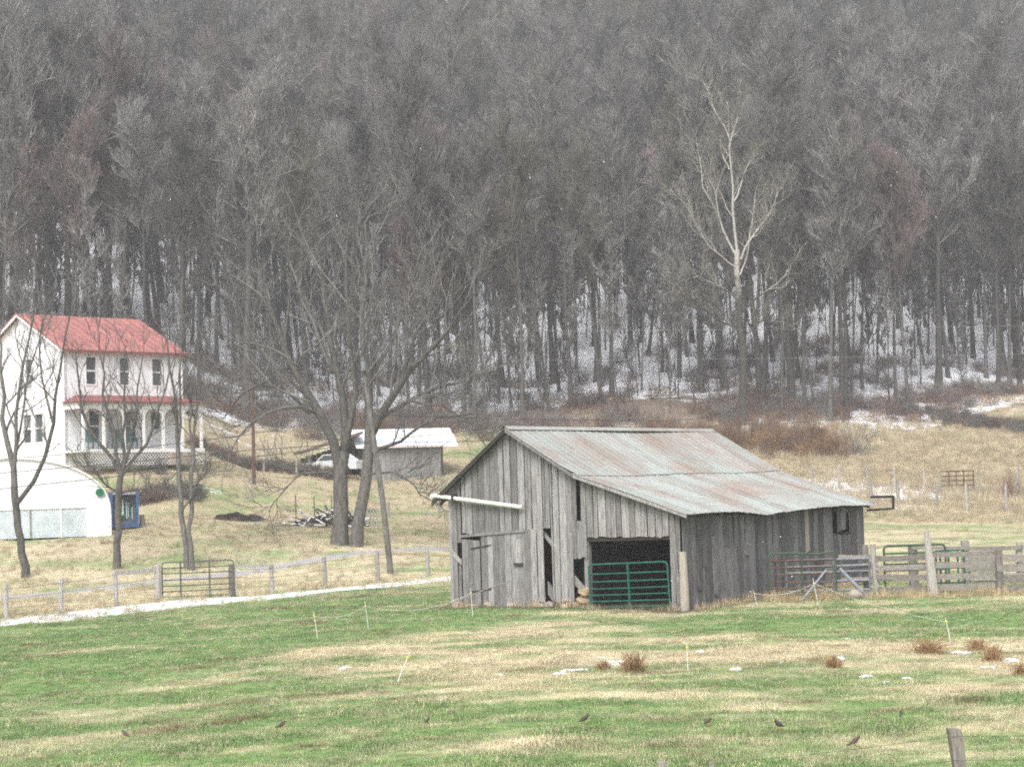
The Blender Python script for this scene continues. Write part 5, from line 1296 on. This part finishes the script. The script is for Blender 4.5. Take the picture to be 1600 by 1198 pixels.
# barn foot and corral weeds, right by the boards
ex = []
for i in range(520):
    s_ = r.random()
    if s_ < .06: t_ = r.uniform(.0, 7.9); v = Matrix.Rotation(-PHI, 4, 'Z') @ Vector((-t_, -.16 - abs(r.normal(0, .12)), 0)); ex.append((NEAR[0] + v.x, NEAR[1] + v.y))
    elif s_ < .26: t_ = r.uniform(.2, 10.5); v = Matrix.Rotation(-PHI, 4, 'Z') @ Vector((.2 + abs(r.normal(0, .15)), t_, 0)); ex.append((NEAR[0] + v.x, NEAR[1] + v.y))
    elif s_ < .85: ex.append((r.uniform(6.8, 15.0), 53.0 + r.normal(0, .35)))
    else: xx = r.uniform(-16, 1); ex.append((xx, float(fence_Y(xx)) + r.normal(0, .3)))
ex = np.array(ex); X_ = np.concatenate([X_, ex[:, 0]]); Y_ = np.concatenate([Y_, ex[:, 1]]); m_ = len(ex)
tc_ = np.concatenate([tc_, np.array([.40, .32, .20]) * np.exp(r.normal(0, .25, (m_, 1)))]); scl = np.concatenate([scl, r.uniform(.25, .7, m_)]); n = len(X_)
scatter('dry_grass', 'tall dry straw grass over the meadow and along the fences', np.column_stack([X_, Y_, ground(X_, Y_)]), np.column_stack([r.uniform(-.15, .15, (n, 2)), r.uniform(0, 6.28, n)]), np.repeat(scl[:, None], 3, 1), r.integers(0, 3, n),
        [proto_coll('drygrass', [tuft_mesh(21, 40, .42, .16, .006, .5), tuft_mesh(22, 34, .55, .14, .005, .45), tuft_mesh(23, 44, .32, .20, .006, .6)])], tc_)

# reed tussocks in the pasture
def tussock(px, py, h, sp, label, seed):
    Y0 = float(hit(px, py, 20, 60)[1]); p_ = place(px, py, Y0)
    o = link('tussock', np_mesh('tussock', [tubes_np(*clump(seed, 170, h * 1.5, sp * 1.3, .006, arch=.75, k=5), 3)], 'reed'), None, p_); tag(o, label, 'tussock')
tussock(989, 1050, .36, .20, 'thick brown tussock beside small snow patches before the barn', 1)
tussock(1452, 1021, .30, .28, 'wide brown tussock near the white rod with yellow clip', 2)
tussock(1527, 1017, .24, .16, 'low brown tussock next to the leaning slim one', 3)
tussock(1552, 1033, .28, .13, 'slim leaning brown tussock in the straw strip', 4)
tussock(1303, 1044, .22, .11, 'small pale brown tussock alone in the straw strip', 5)
tussock(943, 1050, .17, .10, 'tiny brown tussock close beside the thick one', 6)
tussock(1597, 1060, .22, .12, 'small brown tussock at the straw strip\'s far end', 7)

# electric fence rods and string
rods = [(497, 1000, 490, 955, 'white fence rod left of the barn on the green'), (576, 984, 570, 939, 'white fence rod with yellow clip nearest the roadside gate side of the barn'), (618, 1070, 641, 1018, 'slanting white fence rod in the straw patch'), (739, 964, 735, 918, 'white fence rod standing before the barn\'s plank door'),
        (1075, 1052, 1073, 1004, 'grey fence rod right of the thick brown tussock'), (1184, 948, 1177, 922, 'white fence rod by the barn side wall'), (1279, 950, 1270, 903, 'white fence rod before the rusty gate'), (1486, 1006, 1477, 964, 'white fence rod with yellow clip above the wide tussock')]
rt = []
for xb, yb, xt, yt, lab in rods:
    Y0 = float(hit(xb, yb, 20, 58)[1]); b0 = place(xb, yb, Y0); tp = at(xt, yt, Y0) - b0
    o = thing('fence_rod', lab, 'fence rod', b0)
    MB().tube([(0, 0, -.05), tp * .5, tp], [.008, .007, .006], 6).build('rod', 'rod_white', o)
    MB().rock(tp * .82, (.022, .022, .022), 3, rough=.1).build('clip', 'yellow', o); rt.append(b0 + tp * .82)
ordr = [0, 1, 3]
def string(a_, b_, label, sag=.1):
    pts = [np.array(a_) + (np.array(b_) - np.array(a_)) * f - np.array([0, 0, sag * 4 * f * (1 - f)]) for f in np.linspace(0, 1, 12)]
    o = MB().tube([p_ - pts[0] for p_ in pts], .004, 4).build('fence_string', 'rod_white', None, pts[0]); tag(o, label, 'string')
string(rt[0], rt[1], 'pale string between the two white rods on the green', .12); string(rt[1], rt[3], 'pale string from the green to the barn door rod', .25); string(rt[5], rt[6], 'pale string between rods by the barn side wall and rusty gate', .15)
string(rt[6], rt[7], 'pale string from the rusty gate down to the wide tussock', .1)
a_ = place(702, 950, 54.0); tag(MB().tube([(0, 0, .15), (1.0, -.3, .55), (1.75, -.9, .8)], [.018, .016, .012], 6).build('loose_branch', 'post_wood', None, a_), 'thin pole lying against the barn corner by the small door', 'branch')

# little snow patches lying in the pasture
def snow_patch(px, py, w, d, seed):
    Y0 = float(hit(px, py, 18, 60)[1]); p_ = place(px, py, Y0); q_ = random.Random(seed); mb = MB(); n = 16; vs = [(0, 0, .024)]
    for ring, (f, h) in enumerate(((.6, .022), (1.0, -.012))):
        for j in range(n):
            a_ = 2 * math.pi * j / n; k = f * (1 + .35 * math.sin(2 * a_ + seed) + q_.uniform(-.42, .42)); vs.append((w / 2 * k * math.cos(a_), d / 2 * k * math.sin(a_), h + q_.uniform(-.012, .012) * (ring == 0)))
    fs = [(0, 1 + j, 1 + (j + 1) % n) for j in range(n)] + [(1 + j, 1 + n + j, 1 + n + (j + 1) % n, 1 + (j + 1) % n) for j in range(n)]
    o = mb.add(vs, fs).build('snow_patch', 'snow', None, p_, smooth=True); tag(o, 'small melting snow patch lying in the pasture grass', 'snow', 'snow patches in the pasture')
for i, (x_, y_, w, d) in enumerate([(900, 1051, .50, .35), (875, 1053, .25, .3), (962, 1037, .30, .5), (780, 1058, .14, .2), (1096, 1018, .32, .45), (1312, 1030, .22, .4), (1352, 1060, .28, .35), (1418, 1063, .18, .3), (1385, 1070, .12, .2), (1440, 1015, .35, .5), (1505, 1022, .45, .5), (1580, 1034, .4, .5), (540, 1045, .4, .4), (1222, 1036, .14, .25), (1150, 1047, .18, .25), (1325, 1000, .10, .2), (1545, 1045, .25, .4)]):
    snow_patch(x_, y_, w, d, i)

# bird: one body, copied
def robin(px, py, face, label, red=True, s=1.0):
    mb = MB(); n = 10
    path = [(-.13, .03), (-.105, .035), (-.075, .05), (-.04, .068), (0, .085), (.035, .105), (.055, .130), (.068, .152), (.082, .158), (.095, .154), (.115, .150)]
    rad = [.010, .014, .022, .036, .043, .040, .029, .025, .022, .012, .002]
    vs = []
    for (x_, z_), q__ in zip(path, rad):
        for j in range(n):
            w = 2 * math.pi * j / n; vs.append((x_ - .3 * q__ * math.cos(w), q__ * math.sin(w) * (1.0 if x_ > -.08 else 1.4), z_ + q__ * math.cos(w)))
    fs = []; mi = []
    for i in range(len(path) - 1):
        for j in range(n):
            fs.append((i * n + j, i * n + (j + 1) % n, (i + 1) * n + (j + 1) % n, (i + 1) * n + j)); mi.append(1 if (red and 3 <= j <= 6 and 2 <= i <= 6) else (2 if i == len(path) - 2 else 0))
    o_ = len(mb.v); mb.v += vs; mb.f += fs; mb.mi += mi
    for k in (-1, 1):
        mb.tube([(.005, k * .016, .055), (.012, k * .018, .0)], .0035, 4, mi=2)
        mb.tube([(.012, k * .018, .003), (.035, k * .020, .002)], .003, 4, mi=2)
    Y0 = float(hit(px, py, 18, 60)[1]); p_ = place(px, py, Y0)
    o = mb.build('bird', ['bird_back', 'bird_red', 'yellow'], None, (p_[0], p_[1], p_[2] + .035), (0, 0, face), smooth=True); o.scale = (s * .88, s * .88, s * .88)
    tag(o, label, 'bird', 'birds feeding in the pasture')
robin(196, 1160, 2.6, 'red breasted bird far out on the green side of the pasture', True, .7); robin(440, 1146, .3, 'red breasted bird on straw below the slanting fence rod', True, .8); robin(914, 1134, .2, 'dark bird standing on the grass before the thick tussock', False, .8)
robin(1217, 1150, 3.6, 'brown bird facing away on straw near the wide tussock', False, .85); robin(1336, 1174, .1, 'red breasted bird beside the near wooden fence post', True, .85); robin(1408, 1127, 1.2, 'small dark bird behind the near wooden fence post', False, .6); robin(1107, 1136, -.3, 'small red bird between the grey rod and the near fence post', True, .6); robin(668, 1135, .8, 'small dark bird in the grass before the plank door', False, .55)

# near fence of the viewer's side
nf_ = thing('near_wire_fence', 'weathered square post and wire mesh at the near edge of the pasture', 'fence', (4.2, 18, 0))
def npost(px, yt, Yp, w, lean):
    tp = at(px, yt, Yp); z0 = gz(tp[0], Yp); h = tp[2] - z0
    mb = MB(); vs = []
    for f in (-.1, .5, 1.0):
        c_ = np.array([tp[0] - 4.2 + lean * h * (1 - f), Yp - 18, z0 + h * f])
        for sx_, sy_ in ((-1, -1), (1, -1), (1, 1), (-1, 1)): vs.append(c_ + np.array([sx_ * w / 2 * (1 + rnd.uniform(-.06, .06)), sy_ * w / 2, rnd.uniform(-.008, .008)]))
    mb.add(vs, [(3, 2, 1, 0), (8, 9, 10, 11)] + [(i * 4 + j, i * 4 + (j + 1) % 4, (i + 1) * 4 + (j + 1) % 4, (i + 1) * 4 + j) for i in (0, 1) for j in range(4)]); mb.build('post', 'post_wood', nf_); return tp
q0 = npost(1490, 1138, 18.0, .115, .12)
q1 = npost(1035, 1189, 19.2, .10, .0); q2_ = npost(1112, 1190, 19.6, .05, -.1)
for dz in (.06, .28, .5, .72, .95):
    a_ = q0 - np.array([4.2, 18.07, dz]); b_ = np.array([at(1720, 1128, 17.6)[0] - 4.2, -.47, a_[2] + .02])
    MB().tube([a_, (a_ + b_) / 2, b_], .0022, 3, cap=False).build('wire', 'wire_dark', nf_)
    c_ = q1 - np.array([4.2, 18.07, dz]); MB().tube([a_, (a_ + c_) / 2 - np.array([0, 0, .02]), c_], .0022, 3, cap=False).build('wire', 'wire_dark', nf_)
for i in range(16):
    x_ = q0[0] - 4.2 - .9 + i * .155; MB().tube([(x_, -.09, q0[2] - (.28 if x_ < 0 else .06) - .02 * (i % 2)), (x_, -.09, q0[2] - 1.15)], .002, 3, cap=False).build('wire', 'wire_dark', nf_)

# snow flurries
r = np.random.default_rng(77); N = 700
Y_ = 15 + 50 * r.random(N) ** .8; X_ = (r.random(N) * 2 - 1) * .30 * Y_; Z_ = ground(X_, Y_) + .3 + r.random(N) * (3.2 + .27 * Y_)
fl = MB().rock((0, 0, 0), (.0032, .0032, .0065), 1, 5, 3, .2).mesh('flake', 'snow')
scatter('falling_snow', 'snow flurries drifting in the air', np.column_stack([X_, Y_, Z_]), r.uniform(-.8, .8, (N, 3)), np.repeat(r.uniform(.6, 1.4, (N, 1)), 3, 1), np.zeros(N, int), [proto_coll('flake', [fl])])

# ------------------------------------------------------------------ haze
if HAZE_DENSITY:
    hb = MB().box(-300, 300, -70, 530, -4, 250)
    m = bpy.data.materials.new('haze'); m.use_nodes = True; t = m.node_tree; t.nodes.clear()
    out = t.nodes.new('ShaderNodeOutputMaterial'); pv = t.nodes.new('ShaderNodeVolumePrincipled')
    pv.inputs['Color'].default_value = (.92, .93, .95, 1); pv.inputs['Density'].default_value = HAZE_DENSITY; pv.inputs['Anisotropy'].default_value = 0.2
    t.links.new(pv.outputs[0], out.inputs['Volume']); MATS['haze'] = m
    o = hb.build('haze', 'haze'); o['kind'] = 'stuff'; o['label'] = 'thin pale haze of falling snow over the valley'
